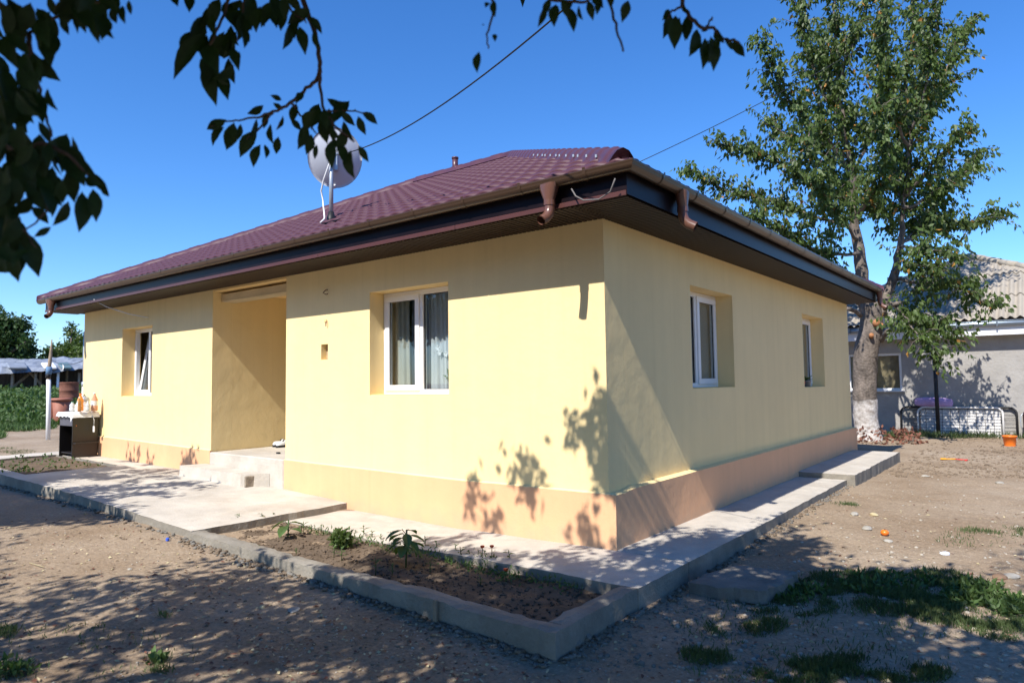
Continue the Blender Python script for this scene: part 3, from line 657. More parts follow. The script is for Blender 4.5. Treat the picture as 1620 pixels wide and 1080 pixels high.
tr = MB(); pts = smooth([TP(1374, 712), TP(1372, 690), TP(1370, 655), TP(1368, 610), TP(1370, 560), TP(1378, 515), TP(1376, 480)], 4, .012)
b = MB(); b.tube(pts, [lerp(i/(len(pts)-1), [0, .08, .25, .5, .8, 1], [.40, .33, .26, .25, .26, .23]) for i in range(len(pts))], 20)
for i, v in enumerate(b.v):
    p = Vector(v); n_ = 1+.10*N3(p.x*2.2, p.y*2.2, p.z*1.2, 1)+.05*N3(p.x*7, p.z*5, p.y*7, 1); c = pts[min(len(pts)-1, i//20)]; b.v[i] = tuple(c+(p-c)*n_)
trunk = b.build('trunk', m_bark, ct)
# limewashed foot: same surface, a hair proud of the bark
lb = MB(); zc = TP(1370, 632).z
keep = [i for i in range(len(b.v))]; rings = len(pts)
vv = []
for r in range(rings):
    if pts[r].z > zc+.15: break
    for j in range(20):
        p = Vector(b.v[r*20+j]); q = pts[r]+(p-pts[r])*1.035; q.z = min(q.z, zc+.09*N3(j, r, 2, .8)); vv.append(q)
R_ = len(vv)//20; lb.add(vv, [(i*20+j, i*20+(j+1) % 20, (i+1)*20+(j+1) % 20, (i+1)*20+j) for i in range(R_-1) for j in range(20)], True)
lb.build('limewashed_foot', m_lime, ct)
limbs = [  # (points (u, v, depth offset), start radius, end radius)
 ([(1376, 500, 0), (1362, 430, .1), (1352, 340, .2), (1348, 270, .1), (1335, 200, -.1), (1325, 110, .1), (1320, 20, .3), (1318, -70, .3)], .18, .05),
 ([(1392, 500, 0), (1412, 440, .1), (1424, 380, 0), (1432, 300, -.3), (1440, 230, -.5), (1432, 150, -.4), (1440, 60, -.3), (1450, -60, 0)], .125, .05),
 ([(1352, 330, .2), (1310, 300, -.4), (1250, 265, -.8), (1195, 240, -1.0), (1140, 232, -1.2)], .09, .02),
 ([(1356, 360, .2), (1300, 345, .5), (1220, 318, .9), (1150, 300, 1.2), (1085, 262, 1.5)], .09, .02),
 ([(1348, 270, .1), (1300, 210, -.2), (1250, 160, -.5), (1222, 110, -.8), (1208, 60, -.9)], .08, .02),
 ([(1345, 250, .1), (1295, 225, .9), (1245, 215, 1.4), (1210, 190, 1.7)], .07, .02),
 ([(1335, 200, 0), (1292, 120, .4), (1270, 40, .6), (1262, -30, .6)], .08, .03),
 ([(1360, 400, 0), (1300, 400, -.6), (1240, 365, -1.2), (1180, 338, -1.5)], .08, .02),
 ([(1432, 310, -.3), (1475, 262, -.9), (1512, 215, -1.3), (1525, 205, -1.5)], .07, .02),
 ([(1424, 385, 0), (1480, 360, .5), (1540, 352, .9), (1585, 332, 1.1)], .08, .015),
 ([(1430, 330, -.3), (1480, 305, .6), (1530, 268, 1.2), (1545, 245, 1.5)], .07, .02),
 ([(1440, 230, -.5), (1480, 160, .2), (1503, 90, .5), (1535, 30, .8)], .07, .015),
 ([(1440, 210, -.5), (1465, 130, -1.0), (1478, 60, -1.2), (1490, 0, -1.3)], .07, .02),
 ([(1412, 440, .1), (1460, 448, -.3), (1510, 452, -.8), (1545, 474, -1.1), (1575, 482, -1.2)], .07, .012),
 ([(1405, 480, .1), (1440, 498, -.5), (1480, 512, -1.0), (1515, 538, -1.3)], .06, .012),
 ([(1400, 470, .1), (1430, 500, -.9), (1452, 530, -1.4), (1483, 566, -1.6)], .05, .01),
 ([(1325, 130, 0), (1352, 60, -.5), (1372, -10, -.8)], .06, .02),
 ([(1348, 280, .1), (1382, 200, .8), (1392, 120, 1.1), (1396, 20, 1.3)], .08, .02),
 ([(1440, 240, -.5), (1408, 170, -1.2), (1402, 80, -1.5), (1400, 0, -1.6)], .07, .02),
 ([(1352, 340, .2), (1385, 300, -1.0), (1400, 240, -1.6), (1385, 170, -1.9)], .07, .02),
 ([(1355, 380, .1), (1320, 330, -1.2), (1290, 280, -1.9), (1275, 220, -2.2)], .07, .02),
 ([(1424, 390, 0), (1462, 395, -1.0), (1500, 400, -1.5), (1520, 420, -1.7)], .06, .015),
 ([(1354, 350, .2), (1335, 300, 1.4), (1310, 240, 2.1), (1300, 160, 2.4)], .07, .02),
 ([(1424, 390, 0), (1450, 360, .7), (1475, 330, 1.4), (1490, 290, 1.8)], .06, .012),
 ([(1412, 430, .1), (1440, 420, -.8), (1470, 425, -1.3), (1492, 440, -1.5)], .05, .012),
 ([(1430, 330, -.3), (1415, 280, .9), (1422, 220, 1.5), (1430, 170, 1.7)], .06, .012),
 ([(1352, 340, .2), (1372, 320, .9), (1398, 330, 1.2), (1410, 370, 1.4)], .05, .012),
 ([(1345, 240, .1), (1330, 190, 1.0), (1300, 110, 1.4), (1305, 50, 1.6)], .06, .012),
 ([(1440, 200, -.5), (1455, 170, 1.0), (1462, 110, 1.5), (1450, 40, 1.8)], .06, .012),
 ([(1362, 430, .1), (1335, 440, .6), (1300, 430, 1.0), (1250, 415, 1.2)], .05, .012)]
C, Dd, tw = [], [], MB()
for k, (pp, r0, r1) in enumerate(limbs):
    q = smooth([TP(*p) for p in pp], 5, .035); bb = MB(); nq = len(q)-1
    bb.tube(q, [lerp(i/nq, [0, .12, .3, .45, .7, 1], [r0, r0*.85, r0*.52, r0*.34, r0*.22, .012]) if k < 2 else lerp(i/nq, [0, .3, 1], [r0*.62, r0*.36, .008]) for i in range(nq+1)], 9 if k < 2 else 6); bb.build('limb', m_bark, ct)
    L = sum((q[i+1]-q[i]).length for i in range(len(q)-1)); axis_ = (q[-1]-q[0]).normalized()
    for i in range(len(q)-1):
        f = i/(len(q)-1)
        if (k < 2 and f < .34) or f < .16: continue
        seg = (q[i+1]-q[i]); cnt = max(1, int(seg.length/.035*(1.0 if k > 1 else .9)))
        for _ in range(cnt):
            p = q[i]+seg*random.random(); d = Vector((random.gauss(0, 1), random.gauss(0, 1), random.gauss(0, .8)+.25)).normalized()
            d = (d+axis_*.6).normalized(); ln = random.uniform(.3, 1.0)*(1.15-.55*f)
            e = p+d*ln*.6+Vector((0, 0, .04)); e2 = p+d*ln+Vector((0, 0, -.04))
            if random.random() < .45: tw.tube([p, e, e2], [.010, .006, .003], 4, cap=False)
            nl = int(ln*28)+4
            for j in range(nl):
                t = (j+random.random())/nl; c = (p.lerp(e, t*1.6) if t < .6 else e.lerp(e2, (t-.6)/.4)); C.append(c+Vector([random.gauss(0, .04) for _ in range(3)])); Dd.append((random.gauss(0, .45)+d.x*.4, random.gauss(0, .45)+d.y*.4, -1+random.gauss(0, .45)))
mark(tw.build('twigs', m_bark, ct), kind='stuff')
n = len(C); C = np.array(C); Dd = np.array(Dd); sel = rng.random(n) < .012
LL = rng.uniform(.10, .155, n)
cloud('foliage', C[~sel], Dd[~sel], rdirs((~sel).sum()), LL[~sel], LL[~sel]*.52, m_leaf, ct)
cloud('yellowed_leaves', C[sel], Dd[sel], rdirs(sel.sum()), LL[sel]*1.1, LL[sel]*.6, m_leafy, ct)
for (u, v, r) in ((1386, 512, .085), (1378, 532, .055), (1394, 517, .06)):
    p = TP(u, v, -.26); q = MB(); q.tube([p, p+Vector((.03, -.10, .03))], [r, r*.9], 9); q.build('sawn_stub', m_cut, ct)
for (u, v, du, dv) in ((1358, 480, -18, -20), (1362, 500, -26, -12), (1400, 488, 22, -8), (1365, 470, -20, 6), (1395, 540, 14, -18)):
    q = MB(); q.tube(smooth([TP(u, v, -.2), TP(u+du*.5, v+dv*.8, -.5), TP(u+du, v+dv, -.6)], 3, .01), .05, 7); q.build('pruned_stub', m_bark, ct)
# leaf litter of brown dead leaves at the trunk foot
nn = 500; a = rng.random(nn)*6.28; rr = .5+rng.random(nn)*.55
Cc = np.stack([TB.x+.25+rr*np.cos(a), TB.y-.25+rr*np.sin(a)*.6, np.full(nn, -.1)+rng.random(nn)*.30*(rr < .9)], 1)
lf = cloud('dead_leaf_litter', Cc, rdirs(nn), rdirs(nn), .1, .06, m_rust); mark(lf, 'brown dead leaves heaped round the whitewashed trunk foot', 'leaf litter')
# ------------------------------------------------------------------ neighbouring grey house
NH = empty('neighbour_house', (1.2, 15.2, -.1), 'low grey stucco house with corrugated grey hip roof behind the cherry tree', 'house')
def NB(name, m, *boxes, c=0):
    b = MB()
    for q in boxes: b.box(*q, c=c)
    o = b.build(name, m, NH); o.location = (-1.2, -15.2, .1); return o
nx0, nx1 = -3.0, 5.5; nwin = (-1.35, -.07, 1.02, 1.99)
NB('front_wall', m_stucco, (nx0, nwin[0], 15.2, 15.45, -.4, 2.36), (nwin[1], nx1, 15.2, 15.45, -.4, 2.36), (nwin[0]-.001, nwin[1]+.001, 15.2005, 15.449, -.4, nwin[2]), (nwin[0]-.001, nwin[1]+.001, 15.2005, 15.449, nwin[3], 2.359))
NB('side_wall', m_stucco, (nx0, nx0+.25, 15.451, 22, -.4, 2.36)); NB('side_wall', m_stucco, (nx1-.25, nx1, 15.451, 22, -.4, 2.36)); NB('back_wall', m_stucco, (nx0+.26, nx1-.26, 21.75, 22, -.4, 2.36))
NB('eaves_board', m_whitef, (nx0-.3, nx1+.3, 14.86, 14.88, 2.33, 2.56)); NB('eaves_soffit', m_whitef, (nx0-.3, nx1+.3, 14.88, 15.5, 2.361, 2.39))
g = MB(); g.tube([(nx0-.3, 14.80, 2.60), (nx1+.3, 14.80, 2.60)], .062, 10); g.tube([(nx0-.3, 14.745, 2.655), (nx1+.3, 14.745, 2.655)], .014, 6); o = g.build('gutter', m_bluegut, NH); o.location = (-1.2, -15.2, .1)
for k in range(11):
    b = MB().box(nx0+.2+k*.8, nx0+.23+k*.8, 14.72, 14.87, 2.53, 2.675); b.build('gutter_bracket', m_bluegut, o)
b = MB(); pane_frame(b, 15.24, 15.30, nwin[0], nwin[1], nwin[2], nwin[3], .06); b.box(-.74, -.68, 15.241, 15.299, nwin[2]+.06, nwin[3]-.06); wn = b.build('window', m_pvc, NH); wn.location = (-1.2, -15.2, .1)
for x0, x1 in ((-1.29, -.742), (-.678, -.13)): MB().box(x0, x1, 15.27, 15.275, 1.08, 1.93).build('pane', m_glass, wn)
MB().box(-.67, -.135, 15.33, 15.34, 1.03, 1.98).build('curtain', m_tan, wn); MB().box(-1.34, -.70, 15.42, 15.43, 1.03, 1.98).build('curtain', m_blind, wn)
MB().box(nwin[0]-.05, nwin[1]+.05, 15.12, 15.239, .99, 1.015).build('window_sill', m_whitef, wn)
# corrugated roof sheets: front hip face and the left and right faces
AP = Vector((1.25, 19.1, 4.85)); ey, ez = 14.72, 2.70
rf = MB().box(nx0-.2, nx1+.2, 15.0, 22, 2.56, 2.58).build('roof', m_asb, NH); rf.location = (-1.2, -15.2, .1)
def hipface(A, B, T, sheetw=1.0, rows=3):
    A, B, T = Vector(A), Vector(B), Vector(T); W = (B-A).length; du = (B-A)/W; foot = A+du*((T-A).dot(du)); v_ = T-foot; SLn = v_.length; dv = v_/SLn; dw = du.cross(dv); ta = (T-A).dot(du)
    rh = SLn/rows
    for r in range(rows):
        v0, v1 = r*rh-.12*(r > 0), (r+1)*rh
        c = 0
        while c*sheetw < W:
            u0 = c*sheetw; c += 1; lo0, hi0 = ta*v0/SLn, W-(W-ta)*v0/SLn
            if u0 > hi0 or u0+sheetw < lo0: continue
            vs = []; n = 42
            for k, v in enumerate((v0, (v0+v1)/2, v1)):
                lo, hi = ta*v/SLn, W-(W-ta)*v/SLn
                for i in range(n+1):
                    u = min(max(u0+sheetw*i/n, lo), hi); vs.append(A+du*u+dv*v+dw*(.034*math.cos(2*math.pi*u/.18)+.022*(1-k/2)+.008*random.random()*(k == 0)))
            MB().add(vs, [(k*(n+1)+i, k*(n+1)+i+1, (k+1)*(n+1)+i+1, (k+1)*(n+1)+i) for k in range(2) for i in range(n)], True).build('roof_sheet', m_asb, rf)
hipface((nx0-.3, ey, ez), (nx1+.3, ey, ez), AP); hipface((nx1+.3, ey, ez), (nx1+.3, 23.4, ez), AP); hipface((nx0-.3, 23.4, ez), (nx0-.3, ey, ez), AP); hipface((nx1+.3, 23.4, ez), (nx0-.3, 23.4, ez), AP)
for E_ in ((nx0-.3, ey), (nx1+.3, ey)):
    A = Vector((*E_, ez+.03)); d = AP+Vector((0, 0, .04))-A; k = 12
    for i in range(k):
        p, q = A+d*(i/k), A+d*((i+1.12)/k); MB().tube([p, q], [.105, .085], 8).build('ridge_tile', m_asb, rf)
NB('chimney', m_stone, (-.75, -.35, 18.0, 18.4, 3.4, 4.35))
# bed bases leaning on the neighbour's wall
def bedframe(x0, x1, y, z0, z1, m, lab, grid, cat, solid=None):
    e = empty('bed_base', (x0, y, z0), lab, cat); b = MB(); w, h = x1-x0, z1-z0; r = .14
    arc = lambda cx, cz, a0, a1: [(cx+r*math.cos(t), 0, cz+r*math.sin(t)) for t in np.linspace(a0, a1, 6)]
    path = [(0, 0, 0)]+arc(r, h-r, math.pi, math.pi/2)+arc(w-r, h-r, math.pi/2, 0)+[(w, 0, 0)]
    path = [(p[0], p[2]*.16, p[2]) for p in path]; b.tube(path, .025, 8); b.tube([(0, 0, .04), (w, 0, .04)], .018, 6); b.build('frame', m, e)
    if solid:
        s = MB(); s.box(.05, w-.05, -.01, .01, .03, h-.035, M=Matrix.Rotation(-.16, 4, 'X')@Matrix.Translation((0, .05, 0)), c=.004); s.build('board', solid, e)
    for k in range(grid[0]):
        x = w*(k+1)/(grid[0]+1); MB().tube([(x, -.02, .03), (x, -.02+h*.16, h-.02)], .005, 5).build('vertical_wire', m_black, e)
    for k in range(grid[1]):
        z = h*(k+1)/(grid[1]+1); MB().tube([(.02, -.024+z*.16, z), (w-.02, -.024+z*.16, z)], .004, 5).build('cross_wire', m_black, e)
bedframe(.28, 2.02, 14.85, -.11, .60, m_matt, 'off-white framed bed base with wire grid leaning in front against the grey wall', (9, 9), 'bed base', solid=m_matt)
bedframe(-.12, 2.28, 15.02, -.11, .60, m_black, 'black tube bed base behind the off-white one against the grey wall', (3, 8), 'bed base')
p = MB(); p.box(-.42, .42, -.08, .1, 0, .26, c=.07); o = p.build('cushion', m_lilac, None, (.62, 14.97, .595), (0, .03, 0)); mark(o, 'lilac cushion lying on top of the leaning bed bases', 'cushion')
sub = o.modifiers.new('s', 'SUBSURF'); sub.levels = sub.render_levels = 2
bp_ = empty('iron_post', on(1485, 692, 2, -.12), 'thin black iron post standing in front of the grey wall', 'post')
MB().tube([(0, 0, -.1), (0, 0, 2.0)], .045, 8).build('post', m_black, bp_)
MB().tube([(-.1, 0, 1.9), (.14, .03, 2.02)], .05, 8).build('post_head', m_black, bp_)
# brown cupboard or cart at the right edge
sc_ = empty('wooden_stand', (2.52, 14.6, -.12), 'dark brown wooden stand with cloth hung on its side at the right edge', 'stand')
MB().box(0, .9, 0, .45, .68, .73, c=.006).build('top', m_brownf, sc_)
for x, y in ((.04, .04), (.82, .04), (.04, .38), (.82, .38)): MB().box(x, x+.05, y, y+.05, 0, .679, c=.004).build('leg', m_brownf, sc_)
MB().box(.05, .85, .1, .4, .35, .38).build('shelf', m_brownf, sc_)
MB().box(-.12, .0, .02, .3, .22, .66, c=.04).build('hanging_cloth', m_brownf, sc_)
MB().tube([(.2, .2, .73), (.2, .2, .98)], .02, 8).tube([(.3, .2, .73), (.36, .2, 1.0)], .015, 8).build('rods', m_redp, sc_)
mark(MB().tube([(2.39, 14.6, .1+.0), (2.36, 14.6, .22), (2.36, 14.6, .42), (2.41, 14.6, .5)], .01, 6).build('metal_handle', m_steel), 'thin metal hook hanging beside the dark wooden stand', 'hook')
# orange bucket, toys and scraps
bk = empty('bucket', on(1598, 706, 2, -.12), 'bright orange plastic bucket on the dirt near the right edge', 'bucket')
MB().lathe([(.10, 0), (.125, .19), (.135, .19), (.135, .215), (.118, .215), (.095, .02)], 20, cap=False).lathe([(.0, .02), (.099, .02)], 20, cap=False).build('body', m_orange, bk)
MB().tube([(.13*math.cos(t), -.02, .2-.16*math.sin(t)) for t in np.linspace(0, math.pi, 9)], .005, 5).build('handle', m_steel, bk)
toy = empty('toy_shovel', on(1500, 727, 2, -.11), 'yellow plastic toy shovel lying on the dirt', 'toy', rz=.2)
MB().tube([(-.02, 0, .02), (.12, .02, .025)], .012, 6).build('handle', m_yelp, toy); MB().box(-.12, -.02, -.035, .035, .005, .035, c=.012).build('blade', m_yelp, toy)
toy = empty('toy_rake', on(1522, 728, 2, -.11), 'red plastic toy rake lying beside the yellow toy shovel', 'toy', rz=-.2)
MB().tube([(-.1, 0, .02), (.05, .0, .02)], .010, 6).build('handle', m_redp, toy); MB().box(.05, .08, -.05, .05, .004, .03, c=.006).build('head', m_redp, toy)
fr = empty('fallen_fruit', on(1400, 850, 2, -.13), 'small orange fruit lying among the pale stones', 'fruit')
b = MB(); b.lathe([(.001, 0), (.022, .006), (.036, .024), (.036, .036), (.024, .052), (.002, .056)], 14); b.build('flesh', m_orange, fr); MB().tube([(0, 0, .055), (.004, 0, .068)], .003, 5).build('stalk', m_branch, fr)
# broken concrete slab lying beside the corner
o = slab('broken_slab', .80, 1.30, -.30, .32, -.085, .09, m_conc2, amp=.008, edge=.05, step=.045, kind=None, shear=lambda x, y: (.16*(y+.3), .06*(x-.8)))
mark(o, 'flat broken slab of concrete lying beside the path corner', 'concrete slab'); o.rotation_euler = (0, -.03, 0)
# ------------------------------------------------------------------ the yard tree whose twigs hang into view and whose crown shades the yard
def ground_hit(u, v):
    z = -.14
    for _ in range(4):
        p = on(u, v, 2, z); z = zg0(p.x, p.y)
    return p
def inframe(p, m=40):
    u, v, z = project(p); return z > .1 and -m < u < 1620+m and -m < v < 1080+m
YT = empty('yard_tree', (-.6, -8.2, -.15), 'dark leafy cherry branches hanging into view from the yard tree', 'tree'); YO = Vector((-.6, -8.2, -.15))
SP = [  # shade spots: u, v, ru, rv, density, plane
 (15, 795, 60, 28, 2.5, 'g'), (70, 812, 105, 18, 2.2, 'g'), (130, 795, 60, 12, 1.2, 'g'), (40, 768, 60, 14, 2.2, 'g'), (160, 815, 35, 9, 1.2, 'g'),
 (72, 944, 45, 8, 1.3, 'g'), (136, 925, 28, 8, 1.4, 'g'), (195, 923, 22, 6, 1.3, 'g'), (150, 942, 28, 6, 1.2, 'g'), (215, 944, 32, 5, 1.1, 'g'), (18, 965, 40, 9, 1.5, 'g'), (85, 968, 55, 14, 1.8, 'g'),
 (281, 931, 30, 13, 1.7, 'g'), (333, 895, 22, 8, 1.4, 'g'), (312, 912, 38, 7, 1.3, 'g'), (364, 919, 22, 8, 1.3, 'g'), (410, 896, 30, 7, 1.3, 'g'), (425, 909, 30, 6, 1.3, 'g'), (370, 938, 100, 16, 1.7, 'g'), (470, 930, 70, 14, 1.4, 'g'),
 (198, 968, 42, 14, 1.7, 'g'), (315, 972, 100, 18, 1.6, 'g'), (25, 1022, 50, 14, 1.8, 'g'), (105, 1005, 50, 16, 1.7, 'g'), (70, 1050, 70, 14, 1.3, 'g'), (200, 1015, 60, 13, 1.6, 'g'), (285, 995, 80, 13, 1.6, 'g'), (370, 1005, 75, 16, 1.6, 'g'), (200, 1060, 60, 12, 1.5, 'g'), (340, 1035, 65, 11, 1.5, 'g'), (460, 1020, 60, 28, 1.7, 'g'), (400, 1062, 60, 12, 1.4, 'g'), (470, 975, 60, 18, 1.5, 'g'),
 (560, 960, 80, 24, 1.8, 'g'), (640, 985, 90, 30, 1.9, 'g'), (560, 1010, 80, 24, 1.8, 'g'), (700, 1030, 110, 30, 1.9, 'g'), (580, 1055, 80, 20, 1.6, 'g'), (820, 1050, 100, 26, 1.9, 'g'), (760, 990, 60, 20, 1.8, 'g'), (930, 1050, 90, 28, 1.8, 'g'), (940, 1010, 60, 18, 1.9, 'g'),
 (1020, 1000, 70, 24, 1.8, 'g'), (1050, 960, 60, 16, 1.7, 'g'), (1060, 1050, 90, 24, 1.8, 'g'), (1150, 960, 60, 14, 1.3, 'g'), (1130, 1000, 60, 20, 1.9, 'g'), (1180, 1050, 90, 28, 2.0, 'g'), (1120, 925, 60, 10, 1.0, 'g'), (1165, 935, 40, 9, 1.5, 'g'),
 (1190, 890, 70, 26, 1.9, 'g'), (1245, 872, 55, 16, 1.7, 'g'), (1290, 868, 30, 8, 1.0, 'g'), (1255, 905, 60, 14, 1.9, 'g'), (1240, 845, 18, 6, .9, 'g'), (1120, 885, 40, 20, 1.8, 'g'), (1320, 905, 14, 9, 1.0, 'g'),
 (1330, 925, 110, 20, 2.1, 'g'), (1250, 945, 90, 24, 2.1, 'g'), (1400, 945, 100, 24, 2.1, 'g'), (1340, 965, 120, 18, 2.1, 'g'), (1470, 925, 50, 18, 1.6, 'g'), (1500, 960, 22, 18, 1.3, 'g'), (1525, 920, 26, 10, .8, 'g'),
 (1240, 1000, 60, 16, 1.7, 'g'), (1330, 1005, 60, 14, 1.2, 'g'), (1400, 1000, 50, 14, 1.7, 'g'), (1290, 1040, 110, 24, 2.1, 'g'), (1430, 1040, 100, 20, 2.0, 'g'), (1380, 1068, 140, 16, 2.1, 'g'), (1540, 1040, 80, 20, 1.8, 'g'), (1600, 1062, 70, 16, 2.0, 'g'), (1530, 1012, 30, 8, 1.0, 'g'), (1570, 1020, 50, 10, 1.3, 'g'),
 (640, 862, 30, 12, 1.4, 'p'), (700, 872, 45, 9, 1.2, 'p'), (600, 885, 40, 16, 1.8, 'p'), (680, 905, 70, 14, 2.0, 'p'), (760, 890, 50, 10, 1.1, 'p'), (780, 925, 80, 20, 2.1, 'p'), (880, 935, 80, 20, 2.1, 'p'), (900, 905, 50, 10, 1.6, 'p'), (860, 960, 60, 10, 2.0, 'p'), (680, 850, 30, 7, .9, 'p'), (770, 868, 35, 7, .9, 'p'), (740, 845, 26, 6, .9, 'p'), (840, 872, 60, 6, .8, 'p'), (900, 890, 70, 9, 1.3, 'p'), (960, 905, 60, 12, 1.6, 'p'), (1000, 880, 50, 14, 1.1, 'p'), (1060, 868, 50, 12, 1.3, 'p'), (1040, 840, 40, 10, 1.2, 'p'), (1100, 858, 30, 10, .8, 'p'), (1120, 835, 22, 6, .6, 'p'),
 (530, 905, 50, 8, 1.3, 'p'), (620, 930, 60, 9, 1.4, 'p'), (730, 955, 70, 10, 1.6, 'p'),
 (600, 925, 60, 12, 1.6, 'p'), (690, 940, 60, 12, 1.8, 'p'), (790, 970, 70, 14, 2.0, 'p'), (930, 965, 60, 16, 2.0, 'p'), (760, 905, 60, 14, 1.8, 'p'), (850, 915, 60, 14, 1.8, 'p'), (960, 940, 40, 10, 1.6, 'p'), (640, 890, 50, 14, 1.2, 'p'), (1080, 905, 50, 14, 1.6, 'p'), (720, 985, 80, 16, 1.8, 'g'), (880, 1030, 80, 20, 2.0, 'g'), (1000, 1050, 80, 20, 2.0, 'g'),
 (745, 800, 22, 30, .8, 'w'), (775, 815, 16, 20, .8, 'w'), (762, 770, 20, 16, .5, 'w'), (826, 780, 11, 42, .9, 'w'), (838, 735, 10, 18, .7, 'w'), (815, 740, 8, 14, .5, 'w'), (848, 785, 10, 12, .5, 'w'), (895, 668, 12, 14, .6, 'w'), (915, 695, 22, 18, 1.0, 'w'), (935, 705, 18, 26, 1.3, 'w'), (942, 660, 10, 20, .6, 'w'), (948, 635, 8, 12, .6, 'w'), (946, 835, 16, 40, 1.0, 'w'), (925, 850, 8, 22, .5, 'w'), (952, 770, 10, 18, .8, 'w'),
 (220, 722, 4, 20, .9, 't'), (205, 725, 3, 10, .6, 't'), (240, 728, 5, 12, .6, 't'), (291, 722, 5, 26, 1.0, 't'), (306, 728, 4, 18, .7, 't'), (255, 745, 55, 3, .9, 'l'), (215, 755, 60, 4, .9, 'l'), (180, 768, 50, 4, 1.0, 'l'), (290, 763, 50, 4, .9, 'l'), (240, 775, 50, 4, .8, 'l'), (120, 748, 50, 8, 1.9, 'l'), (60, 752, 50, 7, 1.6, 'l'), (170, 742, 50, 4, .8, 'l'),
]
PL = {'g': lambda u, v: ground_hit(u, v), 'p': lambda u, v: on(u, v, 2, .0), 'w': lambda u, v: on(u, v, 1, 0), 't': lambda u, v: on(u, v, 1, -.02), 'l': lambda u, v: on(u, v, 2, .17)}
C = []
A1 = .00078
for (u, v, ru, rv, den, pl) in SP:
    f = PL[pl]; c = f(u, v); a = f(u+ru, v)-c; b_ = f(u, v+rv)-c; area = math.pi*a.cross(b_).length
    nrm = a.cross(b_).normalized(); area *= abs(nrm.dot(SUN)); nl = int(area*den/A1); cl = 46 if pl == 'g' else 24; k = max(1, int(nl*(.55 if pl == 'w' else 1))//cl)
    for _ in range(k):
        r = math.sqrt(random.random()); t = random.random()*2*math.pi; g = c+a*(r*math.cos(t))+b_*(r*math.sin(t))
        h = 4.1+1.3*N3(g.x, g.y, 5, .5)+random.uniform(-.2, .25)+(.3 if pl in 'wt' else 0)
        p = g+SUN*h
        while (inframe(p, 170) or (p-EYE).length < 1.2) and h < 11: h += .2; p = g+SUN*h
        s_ = .105 if pl == 'g' else .06
        for _ in range(cl): C.append(p+Vector([random.gauss(0, s_) for _ in range(3)]))
# unseen extra crown leaves, added over the camera to cut sky light
for _ in range(13000):
    p = Vector((random.uniform(-11, 9), random.uniform(-13, -3.2), random.uniform(2.7, 6.2)))
    if inframe(p, 190): continue
    sh = p-SUN*((p.z+.14)/SUN.z)
    if inframe(sh, 0): continue
    for _ in range(9): C.append(p+Vector([random.gauss(0, .12) for _ in range(3)]))
for (u, v, D) in [(random.uniform(-60, 190), random.uniform(-60, 440), 1.72) for _ in range(300)]+[(random.uniform(250, 620), random.uniform(-60, 270), 2.1) for _ in range(220)]+[(random.uniform(740, 1200), random.uniform(-80, 110), 2.0) for _ in range(180)]:  # unseen clusters added sunward of the twigs to keep them dark
    p = at(u, v, D)+SUN*random.uniform(.9, 2.4)
    if inframe(p, 190): continue
    for _ in range(9): C.append(p+Vector([random.gauss(0, .07) for _ in range(3)]))
C = np.array([tuple(c-YO) for c in C]); n = len(C); LL = rng.uniform(.095, .14, n); print('crown leaves', n)
dd = rdirs(n, -.8); cloud('crown_and_added_foliage', C, dd, rdirs(n), LL, LL*.52, m_leaf2, YT)
b = MB(); b.tube(smooth([(0, 0, -.1), (.03, .02, .9), (-.05, .1, 1.7), (.1, .2, 2.4)], 4, .01), [lerp(i/12, [0, .15, 1], [.26, .19, .14]) for i in range(13)], 14); b.build('trunk', m_bark, YT)
# ---- twigs in view.  Twig paths and single leaves are set out in depth in front of the viewer.
def limb_(pts, r0, r1): b = MB(); q = smooth(pts, 5, .008); b.tube(q, [r0+(r1-r0)*i/(len(q)-1) for i in range(len(q))], 7); b.build('branch', m_branch, YT)
T0 = Vector((.1, .2, 2.35))
def TQ(u, v, D): return at(u, v, D)-YO
limb_([T0, T0+Vector((-.3, 1.0, .5)), TQ(-500, -300, 1.9), TQ(-160, -120, 1.75), TQ(-40, -40, 1.7)], .08, .012)
limb_([T0, T0+Vector((.8, .9, .8)), TQ(300, -500, 2.1), TQ(400, -160, 2.1), TQ(470, -30, 2.15)], .08, .010)
limb_([T0, T0+Vector((1.6, .9, .9)), TQ(900, -500, 2.0), TQ(1000, -200, 1.95), TQ(1110, -60, 2.0)], .08, .010)
limb_([T0, T0+Vector((-1.2, .3, 1.4)), T0+Vector((-2.6, .2, 2.0))], .08, .01)
limb_([T0, T0+Vector((1.5, .2, 1.5)), T0+Vector((3.0, .5, 2.3)), T0+Vector((4.4, 1.2, 2.6))], .10, .03)
def px(s, ox, oy, pts): return [(ox+x/s, oy+y/s) for x, y in pts]
S5 = 2.455
